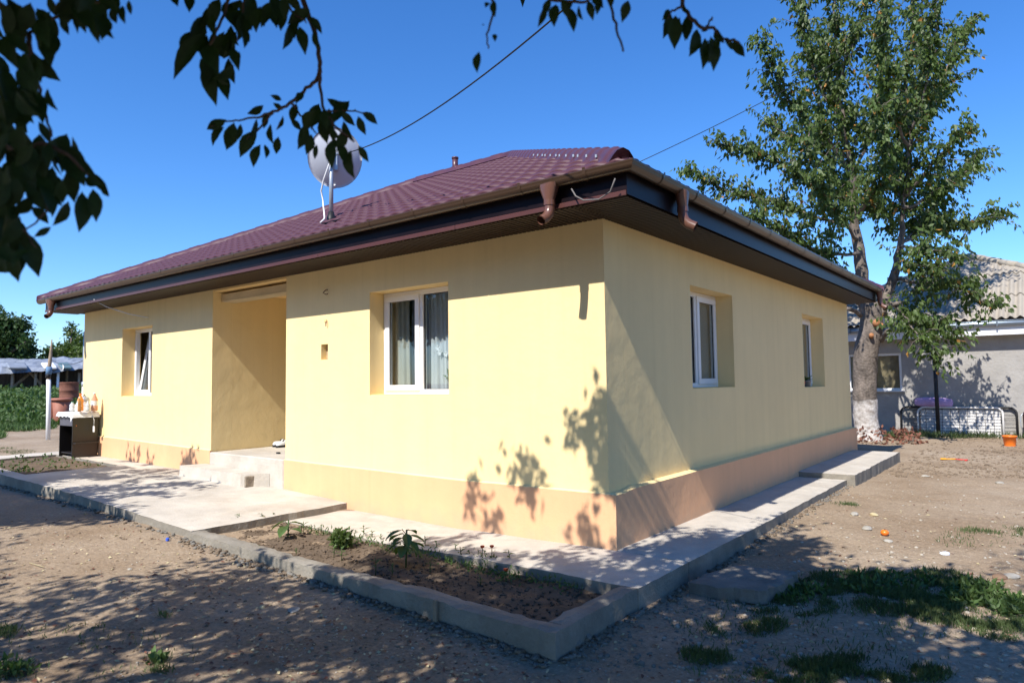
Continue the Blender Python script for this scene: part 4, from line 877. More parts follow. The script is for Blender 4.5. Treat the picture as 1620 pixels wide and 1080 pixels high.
twigs = [  # (points in crop units/px, depth, r0, r1)
 (px(S5, 0, 0, [(1165, -60), (1180, 10), (1225, 130), (1240, 240), (1235, 300), (1190, 345), (1130, 400), (1060, 435), (1000, 455), (930, 468)]), 2.15, .009, .003),
 (px(S5, 0, 0, [(1240, 270), (1245, 350), (1260, 430), (1310, 500), (1375, 550)]), 2.15, .006, .003),
 (px(S5, 0, 0, [(1060, 435), (1000, 510), (960, 540)]), 2.15, .004, .002), (px(S5, 0, 0, [(930, 468), (870, 475), (815, 490)]), 2.15, .003, .002),
 (px(S5, 0, 0, [(1130, 400), (1180, 460), (1230, 520)]), 2.15, .004, .002), (px(S5, 0, 0, [(1260, 430), (1340, 430), (1420, 440)]), 2.15, .004, .002),
 (px(S5, 0, 0, [(900, -60), (880, 20), (850, 100), (800, 200), (790, 240)]), 2.0, .006, .002), (px(S5, 0, 0, [(960, -60), (940, 60), (920, 160)]), 2.0, .005, .002), (px(S5, 0, 0, [(1080, -60), (1130, 40), (1190, 90)]), 2.0, .005, .002),
 (px(S5, 0, 0, [(-60, -60), (30, 60), (110, 140), (120, 260), (150, 330), (170, 420), (200, 530)]), 1.75, .008, .003), (px(S5, 0, 0, [(110, 140), (180, 90), (300, 30), (400, 0), (470, -20)]), 1.75, .005, .002),
 (px(S5, 0, 0, [(-60, 500), (40, 580), (160, 560), (260, 600), (340, 680)]), 1.7, .008, .003), (px(S5, 0, 0, [(160, 560), (150, 700), (180, 820), (90, 900)]), 1.7, .005, .002), (px(S5, 0, 0, [(-60, 760), (20, 840), (80, 880), (140, 960)]), 1.7, .005, .002),
 (px(3.375, 740, 0, [(125, -40), (140, 40), (115, 130), (105, 200), (110, 260)]), 1.9, .004, .002), (px(3.375, 740, 0, [(740, -40), (765, 40), (795, 160), (830, 275)]), 1.9, .005, .003),
 (px(3.375, 740, 0, [(380, -30), (480, 5), (600, 10), (700, -20), (860, -30)]), 1.9, .005, .003),
 (px(3.375, 740, 0, [(1160, -60), (1150, 30), (1200, 100), (1260, 150), (1310, 150), (1370, 210), (1420, 215), (1450, 230)]), 2.0, .007, .003), (px(3.375, 740, 0, [(1150, 30), (1090, 60), (1070, 100)]), 2.0, .004, .002), (px(3.375, 740, 0, [(1270, 150), (1290, 120), (1305, 95)]), 2.0, .003, .003),
]
for pts, D, r0, r1 in twigs:
    q = smooth([TQ(u, v, D+.04*math.sin(i*1.7)) for i, (u, v) in enumerate(pts)], 4, .003); b = MB(); b.tube(q, [r0+(r1-r0)*i/(len(q)-1) for i in range(len(q))], 6); b.build('twig', m_branch, YT)
LV = []   # (base uv, tip uv, depth)
for s in "800,120,670,305;790,230,835,410;860,280,885,385;900,180,930,270;950,110,970,165;900,60,960,150;790,60,740,190;1130,90,1100,195;1165,100,1190,210;1200,60,1255,130;1215,120,1235,195;1160,60,1140,150;1000,30,1030,105;1060,40,1075,110;740,120,705,225;830,200,800,330;930,200,910,250;870,120,840,230;680,-30,690,25;740,-20,735,45;850,20,780,110;1100,30,1090,120".split(';'):
    a = [float(x)/S5 for x in s.split(',')]; LV.append((a[0], a[1], a[2], a[3], 2.02))
for s in "1095,390,1050,370;1025,410,960,445;880,465,800,505;870,490,820,565;910,475,880,585;935,480,925,545;1000,505,930,612;1010,560,980,650;1030,560,1035,615;1080,530,1070,600;1100,450,1075,510;1130,460,1170,510;1060,400,1100,430;1190,480,1160,580;1230,560,1220,620;1290,540,1290,655;1330,560,1340,640;1360,580,1370,695;1390,565,1430,630;1330,470,1370,545;1390,450,1420,525;1405,435,1468,482;1290,480,1300,560;1240,400,1210,500;1270,380,1330,440;1200,430,1180,500;1250,450,1270,560;1320,430,1380,490;1310,540,1280,600;1040,440,1020,500;1000,460,975,530;1150,400,1130,480;1180,360,1150,400;1280,420,1260,520;1340,500,1310,590;1210,520,1190,600;1050,480,1060,560;1380,430,1375,425;1300,400,1340,400".split(';'):
    a = [float(x)/S5 for x in s.split(',')]; LV.append((a[0], a[1], a[2], a[3], 2.17))
for s in "180,540,380,700;360,670,420,760;320,740,310,900;360,730,372,860;270,780,210,880;200,880,130,920;90,890,155,1075;50,900,85,1075;20,880,5,1060;120,800,190,870;80,340,55,430;110,330,170,480;180,340,218,430;130,200,160,320;100,200,100,300;190,40,200,150;160,60,180,130;250,60,265,140;300,30,330,130;350,50,380,168;400,50,400,150;430,30,455,95;415,110,440,150;470,20,480,90;500,0,510,60;30,20,125,60;150,560,40,620;250,600,330,720;60,600,150,760;20,640,90,820;200,640,180,820;280,640,290,790;100,700,200,830;10,760,60,880;100,880,40,1000;30,120,60,260;70,60,90,200;10,250,40,420;60,380,20,520;140,420,60,520;150,470,200,560;230,560,340,640;330,690,400,720;390,735,425,765;270,20,240,110;340,20,290,130;120,100,170,170;50,880,20,960".split(';'):
    a = [float(x)/S5 for x in s.split(',')]; LV.append((a[0], a[1], a[2], a[3], 1.72))
for s in "420,20,375,150;470,20,460,140;530,30,570,170;590,30,612,110;640,0,668,110;700,0,690,80;775,-30,765,45;860,0,828,120;140,0,145,90;115,15,95,38;60,275,50,390;440,-10,400,90;500,-10,545,110;560,0,520,80;140,180,145,220;75,130,90,134;660,-30,720,40".split(';'):
    a = [float(x)/3.375 for x in s.split(',')]; LV.append((740+a[0], a[1], 740+a[2], a[3], 1.92))
for s in "1080,60,1045,210;1110,80,1105,265;1170,80,1170,210;1140,10,1180,80;1230,150,1190,300;1290,130,1250,170;1270,200,1265,370;1300,190,1320,380;1340,200,1330,300;1320,150,1365,230;1370,210,1425,270;1415,210,1475,310;1080,50,1042,110;1130,90,1140,180;1290,210,1240,300;1190,100,1160,215;1310,210,1290,340".split(';'):
    a = [float(x)/3.375 for x in s.split(',')]; LV.append((740+a[0], a[1], 740+a[2], a[3], 2.02))
fill = [(30, 60, 60, 70, 1.75, 26), (18, 180, 34, 80, 1.75, 22), (75, 275, 62, 45, 1.7, 28), (35, 260, 50, 60, 1.75, 14), (25, 340, 36, 36, 1.7, 10), (18, 400, 22, 34, 1.7, 6), (140, 12, 60, 18, 1.75, 12), (350, 50, 36, 34, 2.02, 12), (420, 24, 80, 24, 2.02, 14), (345, 105, 30, 22, 2.02, 6), (525, 195, 40, 26, 2.2, 16), (480, 170, 36, 14, 2.2, 6), (895, 6, 36, 10, 1.92, 4), (1098, 28, 24, 22, 2.02, 4)]
for (u, v, ru, rv, D, cnt) in fill:
    for _ in range(cnt):
        r = math.sqrt(random.random()); t = random.random()*6.283; uu, vv = u+ru*r*math.cos(t), v+rv*r*math.sin(t); L = random.uniform(38, 58)*(1.75/D); a = math.pi/2+random.gauss(0, .5)
        LV.append((uu-L*.4*math.cos(a), vv-L*.5*math.sin(a), uu+L*.6*math.cos(a), vv+L*.5*math.sin(a), D+random.uniform(-.12, .15)))
shapes = []
for k in range(6):   # six slightly different leaves, unit length, shared by all
    vs, fs = [], []; prof = [(0, 0), (.06, .14), (.2, .62), (.4, .98), (.58, .95), (.76, .62), (.9, .24), (1, 0)]; cu = random.uniform(.06, .22); fo = random.uniform(.2, .55); sw = random.uniform(-.06, .06)
    for t, wv in prof:
        x0 = sw*math.sin(t*3.1); z0 = -cu*(t-.4)**2*1.6; hw = .235*wv
        if wv == 0: vs.append((x0, t, z0))
        else: vs += [(x0-hw, t, z0+hw*fo+.012*math.sin(t*17+k)), (x0, t, z0), (x0+hw, t, z0+hw*fo+.012*math.cos(t*15+k))]
    kk = len(prof)-2; a = 1; fs += [(0, a, a+1), (0, a+1, a+2)]
    for i in range(kk-1): p = a+3*i; fs += [(p, p+3, p+4, p+1), (p+1, p+4, p+5, p+2)]
    p = a+3*(kk-1); fs += [(p, p+3, p+1), (p+1, p+3, p+2)]
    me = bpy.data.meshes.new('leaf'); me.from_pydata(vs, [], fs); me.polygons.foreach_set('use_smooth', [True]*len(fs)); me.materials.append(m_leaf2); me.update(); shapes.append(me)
LV = LV[:298]
for (u0, v0, u1, v1, D) in LV:
    dz = random.uniform(-.02, .02); A = TQ(u0, v0, D+dz); B = TQ(u1, v1, D+dz+random.uniform(-.03, .03)); y = (B-A); L = y.length; y.normalize()
    tow = -(ray((u0+u1)/2, (v0+v1)/2)).normalized(); side = y.cross(tow).normalized(); z = side.cross(y); ang = random.gauss(0, .5); x = side*math.cos(ang)+z*math.sin(ang); z = x.cross(y); wd = L*random.uniform(.78, 1.05)
    if L > .11: wd = .11*random.uniform(.85, 1.05)
    o = bpy.data.objects.new('leaf', random.choice(shapes)); COL.objects.link(o); o.parent = YT
    o.matrix_local = Matrix(((x.x*wd, y.x*L, z.x*wd, A.x), (x.y*wd, y.y*L, z.y*wd, A.y), (x.z*wd, y.z*L, z.z*wd, A.z), (0, 0, 0, 1)))
print('leaves in view', len(LV))
# ------------------------------------------------------------------ pots on the far side sill
for (y, m, r, h, lab) in ((6.02, m_redp, .045, .08, 'small red flowerpot with a seedling on the far side-window sill'), (6.28, m_potg, .065, .10, 'grey flowerpot with a leafy plant on the far side-window sill')):
    e = empty('flowerpot', (-.075, y, R2[2]+.008), lab, 'flowerpot')
    MB().lathe([(r*.75, 0), (r, h), (r*1.08, h), (r*1.08, h-.015), (r*.9, h-.012)], 14).build('pot', m, e)
    leafset([((0, 0, h-.01), (r*1.6*math.cos(a), r*1.8*math.sin(a), h+.03+.06*abs(math.sin(a*2.3))), (0, 0, 1), .04) for a in np.linspace(0, 6, 9)], m_leaf3, 'leaf_cluster', e)
# ------------------------------------------------------------------ shoes on the porch
for k, (dx, lab) in enumerate(((0, 'black and white shoe at the back of the porch floor, nearer the wall'), (.13, 'black and white shoe at the back of the porch floor, nearer the opening'))):
    e = empty('shoe', (-6.20+dx+.0, 1.0-dx*.3, .457), lab, 'shoe', rz=.15*k)
    b = MB(); n = 12
    for z, s_ in ((0, 1), (.03, 1.02)): b.add([(.045*s_*math.cos(t)*(1-.15*math.sin(t)), .13*s_*math.sin(t), z) for t in np.linspace(0, 2*math.pi, n, endpoint=False)], [])
    b.f = [(j, (j+1) % n, n+(j+1) % n, n+j) for j in range(n)]+[tuple(range(n))[::-1]]; b.s = [False]*len(b.f); b.build('sole', m_black, e)
    b = MB(); rings = [(1.0, .031), (.95, .055), (.7, .075), (.35, .08)]; vs = [(.043*s_*math.cos(t), .125*(s_*math.sin(t) if math.sin(t) > 0 else s_**.6*math.sin(t)), z+(.02 if math.sin(t) > .2 else 0)*(1-s_)*2) for s_, z in rings for t in np.linspace(0, 2*math.pi, n, endpoint=False)]
    b.add(vs, [(i*n+j, i*n+(j+1) % n, (i+1)*n+(j+1) % n, (i+1)*n+j) for i in range(3) for j in range(n)], True); b.build('upper', m_white, e)
    MB().box(-.03, .03, .03, .10, .072, .095, c=.008).build('collar', m_black, e)
o = MB().box(-.03, .03, -.02, .02, 0, .02, c=.006).build('stone_chip', m_black, None, (-5.25, .35, .457)); mark(o, 'dark stone chip lying on the porch floor', 'stone')
# ------------------------------------------------------------------ desk with cloth and bottles by the left wall
DX0, DX1, DY0, DY1, DZ, DT = -10.60, -10.02, -.44, -.05, .20, .93
dk = empty('desk', (DX0, DY0, DZ), 'old black-brown chipboard desk standing against the yellow wall', 'desk')
def lb_(name, m, x0, x1, y0, y1, z0, z1, par, c=.003): o = MB().box(x0-DX0, x1-DX0, y0-DY0, y1-DY0, z0-DZ, z1-DZ, c=c).build(name, m, par); return o
lb_('side_panel', m_desk, DX1-.02, DX1, DY0, DY1, DZ, DT, dk); lb_('side_panel', m_desk, DX0, DX0+.02, DY0, DY1, DZ+.0, DT, dk); lb_('top', m_desk, DX0-.02, DX1+.02, DY0-.02, DY1, DT+.001, DT+.022, dk)
lb_('drawer_front', mat('grey_drawer_front', (.10, .10, .13), rough=.3), DX0+.022, DX1-.022, DY0+.0, DY0+.02, DT-.20, DT-.004, dk); lb_('back_panel', m_desk, DX0+.021, DX1-.021, DY1-.02, DY1-.004, DZ+.1, DT-.001, dk)
lb_('side_shelf', m_desk, DX1+.001, DX1+.10, DY0+.01, DY1, DZ+.235, DZ+.255, dk); lb_('bottom_shelf', m_desk, DX0+.021, DX1-.021, DY0+.02, DY1-.021, DZ+.06, DZ+.08, dk)
for z in (DT-.05, DT-.20): lb_('cam_fitting', m_orange, DX1, DX1+.004, DY0+.05, DY0+.062, z, z+.012, dk, c=0)
b = MB(); nx_, ny_ = 22, 18; vs = []
for j in range(ny_+1):
    for i in range(nx_+1):
        x = DX0-.10+(DX1-DX0+.22)*i/nx_; y = DY0-.10+(DY1-DY0+.10)*j/ny_; z = DT+.030+.008*N3(x, y, 3, 9)
        ox = max(0, x-(DX1+.03), (DX0-.03)-x); oy = max(0, (DY0-.03)-y)
        z -= (ox+oy)*1.0+.01*math.sin(x*40)*((ox+oy) > 0); x -= math.copysign(ox*.7, x+10.3); y += oy*.7; vs.append((x, y, z+.012*N3(x, y, 7, 14)*(oy == 0 and ox == 0)))
b.add(vs, [(j*(nx_+1)+i, j*(nx_+1)+i+1, (j+1)*(nx_+1)+i+1, (j+1)*(nx_+1)+i) for j in range(ny_) for i in range(nx_)], True)
mark(b.build('tablecloth', m_cloth), 'white cloth draped over the old desk by the wall', 'tablecloth')
def bottle(x, y, h, r, m, cap, lab, fill=None, z0=DT+.045):
    e = empty('bottle', (x, y, z0), lab, 'bottle')
    MB().lathe([(r*.9, 0), (r, .02), (r, h*.35), (r*.88, h*.42), (r, h*.5), (r, h*.62), (r*.35, h*.88), (r*.33, h*.93)], 16).build('body', m, e)
    MB().lathe([(r*.42, h*.93), (r*.42, h)], 12).build('cap', cap, e)
    if fill: MB().lathe([(r*1.004, h*.30), (r*1.004, h*.55)], 16, cap=False).build('label', fill, e)
bottle(-10.22, -.26, .30, .048, m_juice, m_orange, 'plastic bottle full of orange drink on the desk cloth')
bottle(-9.98, -.13, .31, .052, mat('pinkish_bottle', (.72, .38, .24), rough=.2), m_white, 'larger bottle of pinkish orange liquid nearest the wall window on the desk', fill=m_white)
bottle(-10.12, -.33, .17, .045, m_white, m_white, 'squat white plastic bottle in front of the orange ones on the desk')
bottle(-9.98, -.36, .24, .026, mat('amber_bottle', (.45, .22, .08), rough=.2), m_white, 'slim amber bottle with white cap near the desk end')
bottle(-9.95, -.24, .17, .038, m_clear, m_white, 'small clear plastic bottle at the right end of the desk')
bottle(-10.46, -.30, .16, .042, m_clear, mat('green_cap', (.1, .35, .2)), 'clear jar-like bottle at the left end of the desk')
e = empty('dish_stack', (-10.38, -.14, DT+.04), 'stack of white bowls at the back of the desk cloth', 'bowls'); 
for k in range(3): MB().lathe([(.04, k*.05), (.085, k*.05+.045), (.09, k*.05+.05), (.08, k*.05+.05), (.04, k*.05+.008)], 16).build('bowl', m_white, e)
e = empty('kettle', (-10.36, -.15, DT+.195), 'dark enamel pot upside down on the bowls', 'pot'); MB().lathe([(.075, 0), (.085, .03), (.075, .075), (.04, .095), (.001, .1)], 16).build('body', m_steel, e); MB().tube([(-.05, 0, .09), (0, 0, .13), (.05, 0, .09)], .007, 6).build('handle', m_black, e)
e = empty('hanging_bag', (-9.90, -.16, .62), 'small white paper tag hanging from the desk cloth corner', 'tag'); MB().box(-.03, .03, -.006, .006, 0, .10, c=.003).build('paper', m_white, e); MB().tube([(0, 0, .1), (-.02, .01, .2), (-.10, .0, .33)], .004, 5).build('string', m_wcable, e)
# ------------------------------------------------------------------ white downpipe, pole, bins
e = empty('drain_pipe', (-11.02, .10, .1), 'tall pale plastic pipe standing at the far left corner of the yellow house', 'pipe')
MB().tube([(0, 0, 0), (0, 0, 1.35)], .055, 12).build('lower_pipe', mat('cream_pipe', (.74, .70, .60), rough=.5), e); MB().tube([(0, 0, 1.35), (.0, 0, 2.3)], .05, 12).build('upper_pipe', m_steel, e); MB().tube([(0, 0, 1.30), (0, 0, 1.38)], .064, 12).build('pipe_joint', m_steel, e)
pp = on(76, 695, 2, .10); e = empty('washing_line_pole', pp, 'thin whitewashed branch pole with a blue rag tied round it', 'pole')
def rel(u, v): q = on(u, v, 0, pp.x+.0); return q-pp
mb = MB(); mb.tube([(0, 0, -.1), rel(77, 640), rel(77, 600)], .05, 9); mb.build('painted_pole', m_white, e)
MB().tube([rel(77, 602), rel(77, 585), rel(79, 572), rel(81, 552), rel(82, 537)], [.045, .05, .045, .03, .012], 8).build('bare_top', m_wood, e)
MB().tube([rel(77, 592), rel(78, 580)], .065, 9).build('blue_rag', mat('blue_rag', (.12, .22, .36)), e); MB().tube([rel(76, 598), rel(77, 590)], .06, 9).build('dark_tie', m_black, e)
A_, B_ = pp+rel(80, 568), Vector((-11.02, .1, 1.9))
o = MB().tube([A_+(B_-A_)*t+Vector((0, 0, -.12*4*t*(1-t))) for t in np.linspace(0, 1, 12)], .006, 5).build('washing_line', m_cable); mark(o, 'thin washing line strung between the whitewashed pole and the pale pipe', 'washing line')
o = leafset([((0, 0, 0), (.02, .0, -.14), (0, 1, 0), .07)], m_white, 'peg_cloth'); o.location = A_+(B_-A_)*.42+Vector((0, 0, -.11)); mark(o, 'tiny white scrap of cloth hanging on the washing line', 'cloth scrap')
bz = on(96, 671, 2, .15); e = empty('waste_bin', bz, 'reddish brown plastic bin with a wide rim standing beyond the pole', 'bin')
MB().lathe([(.20, 0), (.22, .03), (.27, .80)], 20).build('body', m_terra, e); MB().lathe([(.31, .80), (.34, .83), (.33, .88), (.24, .90)], 20).build('rim', m_terra, e)
MB().box(-.10, -.02, -.30, -.2, .05, .8, c=.02).build('rib', m_terra, e); MB().box(-.48, -.42, -.1, .1, 0, .06, c=.02).build('foot', m_black, e); MB().box(-.35, .35, -.3, .3, -.06, .0, c=.02).build('base_plate', m_whitef, e)
bz = on(109, 640, 2, .45); dz = (bz-EYE).length
e = empty('oil_drum', at(109, 629, 24.5), 'rusty brown oil drum standing behind the bin', 'drum')
MB().lathe([(.30, 0), (.31, .02), (.30, .04), (.30, .24), (.315, .26), (.30, .28), (.30, .52), (.315, .54), (.30, .56)], 18).build('body', m_rust, e)
MB().box(-.1, .1, -.1, .1, -1.0, 0).build('stand', m_rust, e)
# ------------------------------------------------------------------ field of crops, shed and trees on the left
def zfield(x, y): return zg(x, y)
n = 15000; uu = rng.uniform(-60, 150, n); C = []
for u in uu.tolist():
    D = 23+26*random.random()**1.3; p = at(u, 600, D); z = zg0(p.x, p.y); h = .10+.55*min(1, max(0, (D-24)/5))*(.55+.45*max(0, 1+1.5*N3(p.x, p.y, 4, .5))); C.append((p.x, p.y, z+random.random()*h))
C = np.array(C); n = len(C); LL = rng.uniform(.12, .24, n); mark(cloud('crop_field', C, rdirs(n, .5), rdirs(n, .6), LL, LL*.6, m_leaf3), kind='stuff')
# shed
sx = Vector((.295, .955, 0)); S0 = at(-30, 628, 41); S0.z = zg0(S0.x, S0.y)
e = empty('shed', S0, 'ramshackle open shed with posts and a sagging grey blue tarpaulin roof', 'shed', rz=math.atan2(.955, .295))
Wd = 7.2
def px2x(u): return (u+30)/160*Wd*.93
for k, u in enumerate((-20, 5, 33, 61, 88, 112, 135)): MB().tube([(px2x(u), 0, -.3), (px2x(u)+.03, 0, 1.55+.06*(k % 2))], .075, 7).build('post', m_wood if k % 3 else m_whitef, e)
for k in range(4): MB().tube([(px2x(5+35*k), 3.2, -.3), (px2x(5+35*k), 3.2, 2.2)], .07, 7).build('post', m_wood, e)
b = MB(); vs = []; nn_ = 40; mm_ = 12
for j in range(mm_+1):
    for i in range(nn_+1):
        x = -1+(Wd+1.5)*i/nn_; y = -.5+4.6*j/mm_; vs.append((x, y+.12*N3(x, 3, j == 0, 1.3)*(j == 0), 1.62+.24*max(0, y+.3)**.9+.14*N3(x, y, 2, 1.1)+.10*N3(x, y, 6, 2.7)+.03*x-.10*(j == 0)))
b.add(vs, [(j*(nn_+1)+i, j*(nn_+1)+i+1, (j+1)*(nn_+1)+i+1, (j+1)*(nn_+1)+i) for j in range(mm_) for i in range(nn_)], False); b.build('tarpaulin_roof', m_tarp, e)
for x, w_, m in ((1.2, 1.0, m_tarp), (3.0, .7, m_whitef), (3.9, .6, mat('dark_teal_sheet', (.10, .17, .2)))):
    q = MB(); q.box(0, w_, -.3, 1.2, 1.8, 1.98, c=.07); r_ = q.build('roof_patch', m, e, (x, 0, .04), (.22, .0, .12))
MB().box(0, Wd, 3.3, 3.4, -.2, 2.2).build('back_boards', mat('dark_shed_boards', (.07, .06, .055), var=.4, vscale=3, stretch=(3, 1, .3)), e)
MB().tube([(1.0, 1, .1), (2.4, 1.4, 1.6)], .09, 6).build('leaning_plank', m_wood, e); MB().tube([(2.3, 1.2, 1.7), (3.4, 1, .2)], .09, 6).build('leaning_plank', m_wood, e)
for (x, y, sx_, h, m, nm) in ((1.6, .1, .9, .55, m_whitef, 'white_crate'), (4.2, .3, .5, .4, m_stone, 'stone_heap'), (2.9, .2, .6, .35, m_wood, 'log_heap'), (5.1, .3, .6, 1.0, m_wood, 'sack_heap'), (.2, .2, .5, .8, m_whitef, 'white_sheet')):
    q = MB(); q.box(x, x+sx_, y, y+.6, -.1, h, c=.08); q.build(nm, m, e)
q = MB(); q.box(5.5, 6.4, -.2, 0, .9, 1.3, c=.03).box(5.6, 5.66, -.15, -.1, -.1, .9).box(6.2, 6.26, -.15, -.1, -.1, .9); q.build('white_board', m_whitef, e)
def bg_tree(name, base, h, blobs, nleaf, lab, m, ls=.28, tr_=.2, cat='tree', group=None):
    e = empty(name, base, lab, cat, group); b = MB(); b.tube(smooth([(0, 0, -.3), (.1, 0, h*.3), (0, .1, h*.6)], 3, .05), [tr_*(1-.6*i/6) for i in range(7)], 8); b.build('trunk', m_bark, e)
    for (x, y, z, r) in blobs[:6]: MB().tube([(0, 0, h*.25), (x*.5, y*.5, (h*.3+z)/2), (x, y, z)], [tr_*.5, tr_*.3, tr_*.1], 6).build('limb', m_bark, e)
    tot = sum(q[3]**2 for q in blobs); P = []
    for (x, y, z, r) in blobs:
        k = int(nleaf*r*r/tot/6)
        for _ in range(k):
            d = Vector((random.gauss(0, 1), random.gauss(0, 1), random.gauss(0, 1))).normalized()*r*(.45+.6*random.random()**.5)*(1+.35*N3(x+random.random(), y, z, 2)); q = Vector((x, y, z))+Vector((d.x, d.y, d.z*.8))
            for _ in range(6): P.append(q+Vector([random.gauss(0, ls*.7) for _ in range(3)]))
    P = np.array(P); n = len(P); LL = rng.uniform(ls*.7, ls*1.2, n); cloud('crown', P, rdirs(n, -.3), rdirs(n), LL, LL*.6, m, e)
def bt(u, v, D):
    p = at(u, v, D); return Vector((p.x, p.y, zg0(p.x, p.y)))
def blobs_px(base, lst, D):
    o = []
    for (u, v, r) in lst: p = at(u, v, D+random.uniform(-1.5, 1.5))-base; o.append((p.x, p.y, p.z, r*D/FPX))
    return o
B0 = bt(-20, 620, 52); bg_tree('walnut_tree', B0, 7, blobs_px(B0, [(-60, 520, 40), (-15, 545, 45), (8, 560, 40), (10, 525, 26), (28, 520, 14), (42, 540, 10), (0, 510, 16), (25, 555, 22), (38, 572, 16), (-30, 500, 30), (20, 585, 20), (36, 513, 9)], 52), 15000, 'large dark green tree rising behind the left end of the shed', m_leafd, .30, .5)
B0 = bt(108, 620, 56); bg_tree('young_tree', B0, 5, blobs_px(B0, [(108, 560, 22), (120, 550, 16), (95, 565, 18), (112, 528, 9), (114, 518, 6), (125, 570, 22), (140, 555, 20), (150, 570, 30), (83, 560, 8), (76, 556, 6), (130, 535, 8)], 56), 8000, 'smaller mid green tree with a thin upright shoot behind the shed', m_leaf, .28, .25)
B0 = bt(60, 620, 64); bg_tree('hedge', B0, 3, blobs_px(B0, [(50, 583, 14), (62, 578, 14), (75, 575, 14), (88, 580, 14), (40, 592, 14), (65, 590, 18), (100, 585, 18), (20, 592, 18)], 64), 7000, 'mid green hedge filling the gap between the two trees behind the shed', m_leafd, .26, .15, cat='hedge')
# bushy belt along the open side of the yard (mirrored in the side windows)
P = []; bb = MB()
for (x, y, r) in ((14, 14, 2.4), (16, 10, 2.0), (15, 19, 2.8), (18, 6, 2.2), (13, 24, 3.0), (19, 1, 2.0)):
    bb.tube([(x, y, -.2), (x+.1, y, r*1.2)], [.22, .1], 8)
    for _ in range(420):
        d = Vector((random.gauss(0, 1), random.gauss(0, 1), random.gauss(0, 1))).normalized()*r*random.random()**.4
        for _ in range(6): P.append((x+d.x+random.gauss(0, .2), y+d.y+random.gauss(0, .2), max(.1, r*1.25+d.z+random.gauss(0, .2))))
n = len(P); mark(cloud('tree_belt', np.array(P), rdirs(n, -.3), rdirs(n), rng.uniform(.18, .34, n), rng.uniform(.1, .2, n), m_leaf), kind='stuff')
mark(bb.build('tree_belt_trunks', m_bark), kind='stuff')
# ------------------------------------------------------------------ plants in the bed
def soilz(x, y): return (bedz(x) if x > -5 else ztop(x)-.035)+.022*N3(x, y, 1, 5)
def seedling(u, v, h, k, lab, m=None):
    p = on(u, v, 2, -.04); p = on(u, v, 2, soilz(p.x, p.y)); e = empty('seedling', p, lab, 'plant', 'small seedlings in the flower bed'); sp = []
    MB().tube([(0, 0, -.01), (.004, .003, h*.6), (0, 0, h)], .0035, 5).build('stem', m_leaf3, e)
    for i in range(k):
        a = i*2.4+random.random(); z = h*(.35+.65*i/k); L = h*random.uniform(.35, .6); sp.append(((0, 0, z), (L*math.cos(a), L*math.sin(a), z+L*random.uniform(-.1, .5)), (0, 0, 1), L*.42))
    leafset(sp, m or m_leaf3, 'leaf_cluster', e, simple=True)
where = [('front edge of the bed along the kerb', [(338, 836), (368, 862), (408, 868)]), ('sunlit left part of the bed', [(358, 828), (378, 826), (395, 824), (414, 824), (432, 820), (476, 838), (468, 872)]), ('back edge of the bed beside the path', [(492, 838), (508, 838), (480, 836), (562, 842), (575, 846), (588, 848), (602, 850), (618, 852)]), ('shaded front part of the bed', [(594, 902), (620, 905), (540, 880), (528, 876), (680, 900), (760, 920)]), ('back edge of the bed near the flowers', [(690, 868), (728, 882), (742, 884), (672, 864), (805, 890), (720, 872)])]
ORD = ['first', 'second', 'third', 'fourth', 'fifth', 'sixth', 'seventh', 'eighth']
for wh, ps in where:
    for i, (u, v) in enumerate(sorted(ps)): seedling(u, v+6, random.uniform(.06, .13), random.randint(5, 8), ORD[i]+' seedling from the left, '+wh)
def pepper(u, v, h, lab, m, n_=9, ll=.16):
    p = on(u, v, 2, -.05); e = empty('broad_leaf_plant', p, lab, 'plant'); MB().tube([(0, 0, -.02), (.01, 0, h*.5), (0, .01, h)], .007, 6).build('stem', m, e); sp = []
    for i in range(n_):
        a = i*2.4+.5; z = h*(.45+.55*i/n_); L = ll*random.uniform(.7, 1.1); b0 = (.03*math.cos(a), .03*math.sin(a), z+.02); MB().tube([(0, 0, z-.02), b0], .003, 4).build('leaf_stalk', m, e)
        leafset([(b0, (b0[0]+L*math.cos(a), b0[1]+L*math.sin(a), z-L*random.uniform(.1, .6)), (0, 0, 1), L*.58)], m, 'leaf', e)
pepper(455, 852, .17, 'bright green plant with two broad leaves in the sunlit part of the bed', m_leaf3, 5, .15)
pepper(642, 893, .27, 'tall dark broad-leaved pepper plant in the middle of the bed', m_leaf3, 13, .14)
p = on(541, 868, 2, -.06); e = empty('bushy_plant', p, 'dense dark green rounded bush in the bed next to the path', 'plant'); n = 420
v = rng.normal(size=(n, 3)); v /= np.linalg.norm(v, axis=1, keepdims=True); v = v*np.array([.10, .10, .085])*rng.uniform(.5, 1, (n, 1))+np.array([0, 0, .09]); MB().tube([(0, 0, -.02), (0, 0, .09)], .008, 5).build('stem', m_branch, e); cloud('foliage', v, rdirs(n), rdirs(n), .045, .024, m_leaf, e)
for (u, v, h, lab) in ((763, 892, .13, 'small marigold with an orange flower behind the taller red one'), (778, 896, .15, 'marigold with a deep red-orange flower at the right end of the bed'), (800, 920, .08, 'low marigold with a red bud in the shade of the bed')):
    p = on(u, v, 2, -.08); e = empty('marigold', p, lab, 'flower'); MB().tube([(0, 0, -.01), (.003, 0, h)], .003, 5).build('stem', m_leaf3, e)
    n = 70; q = rng.normal(size=(n, 3))*[.035, .035, .02]+[0, 0, h*.38]; cloud('foliage', q, rdirs(n, .3), rdirs(n), .035, .012, m_leaf3, e)
    MB().lathe([(.001, -.006), (.010, .0), (.018, .008), (.016, .016), (.008, .018), (.001, .016)], 12, c=(.003, 0, h)).build('flower_head', m_flower, e)
n = 700; C = []
for _ in range(n): x = random.uniform(.3, -2.9); C.append((x, -.92+random.gauss(0, .04), soilz(x, -.9)+random.random()*.05))
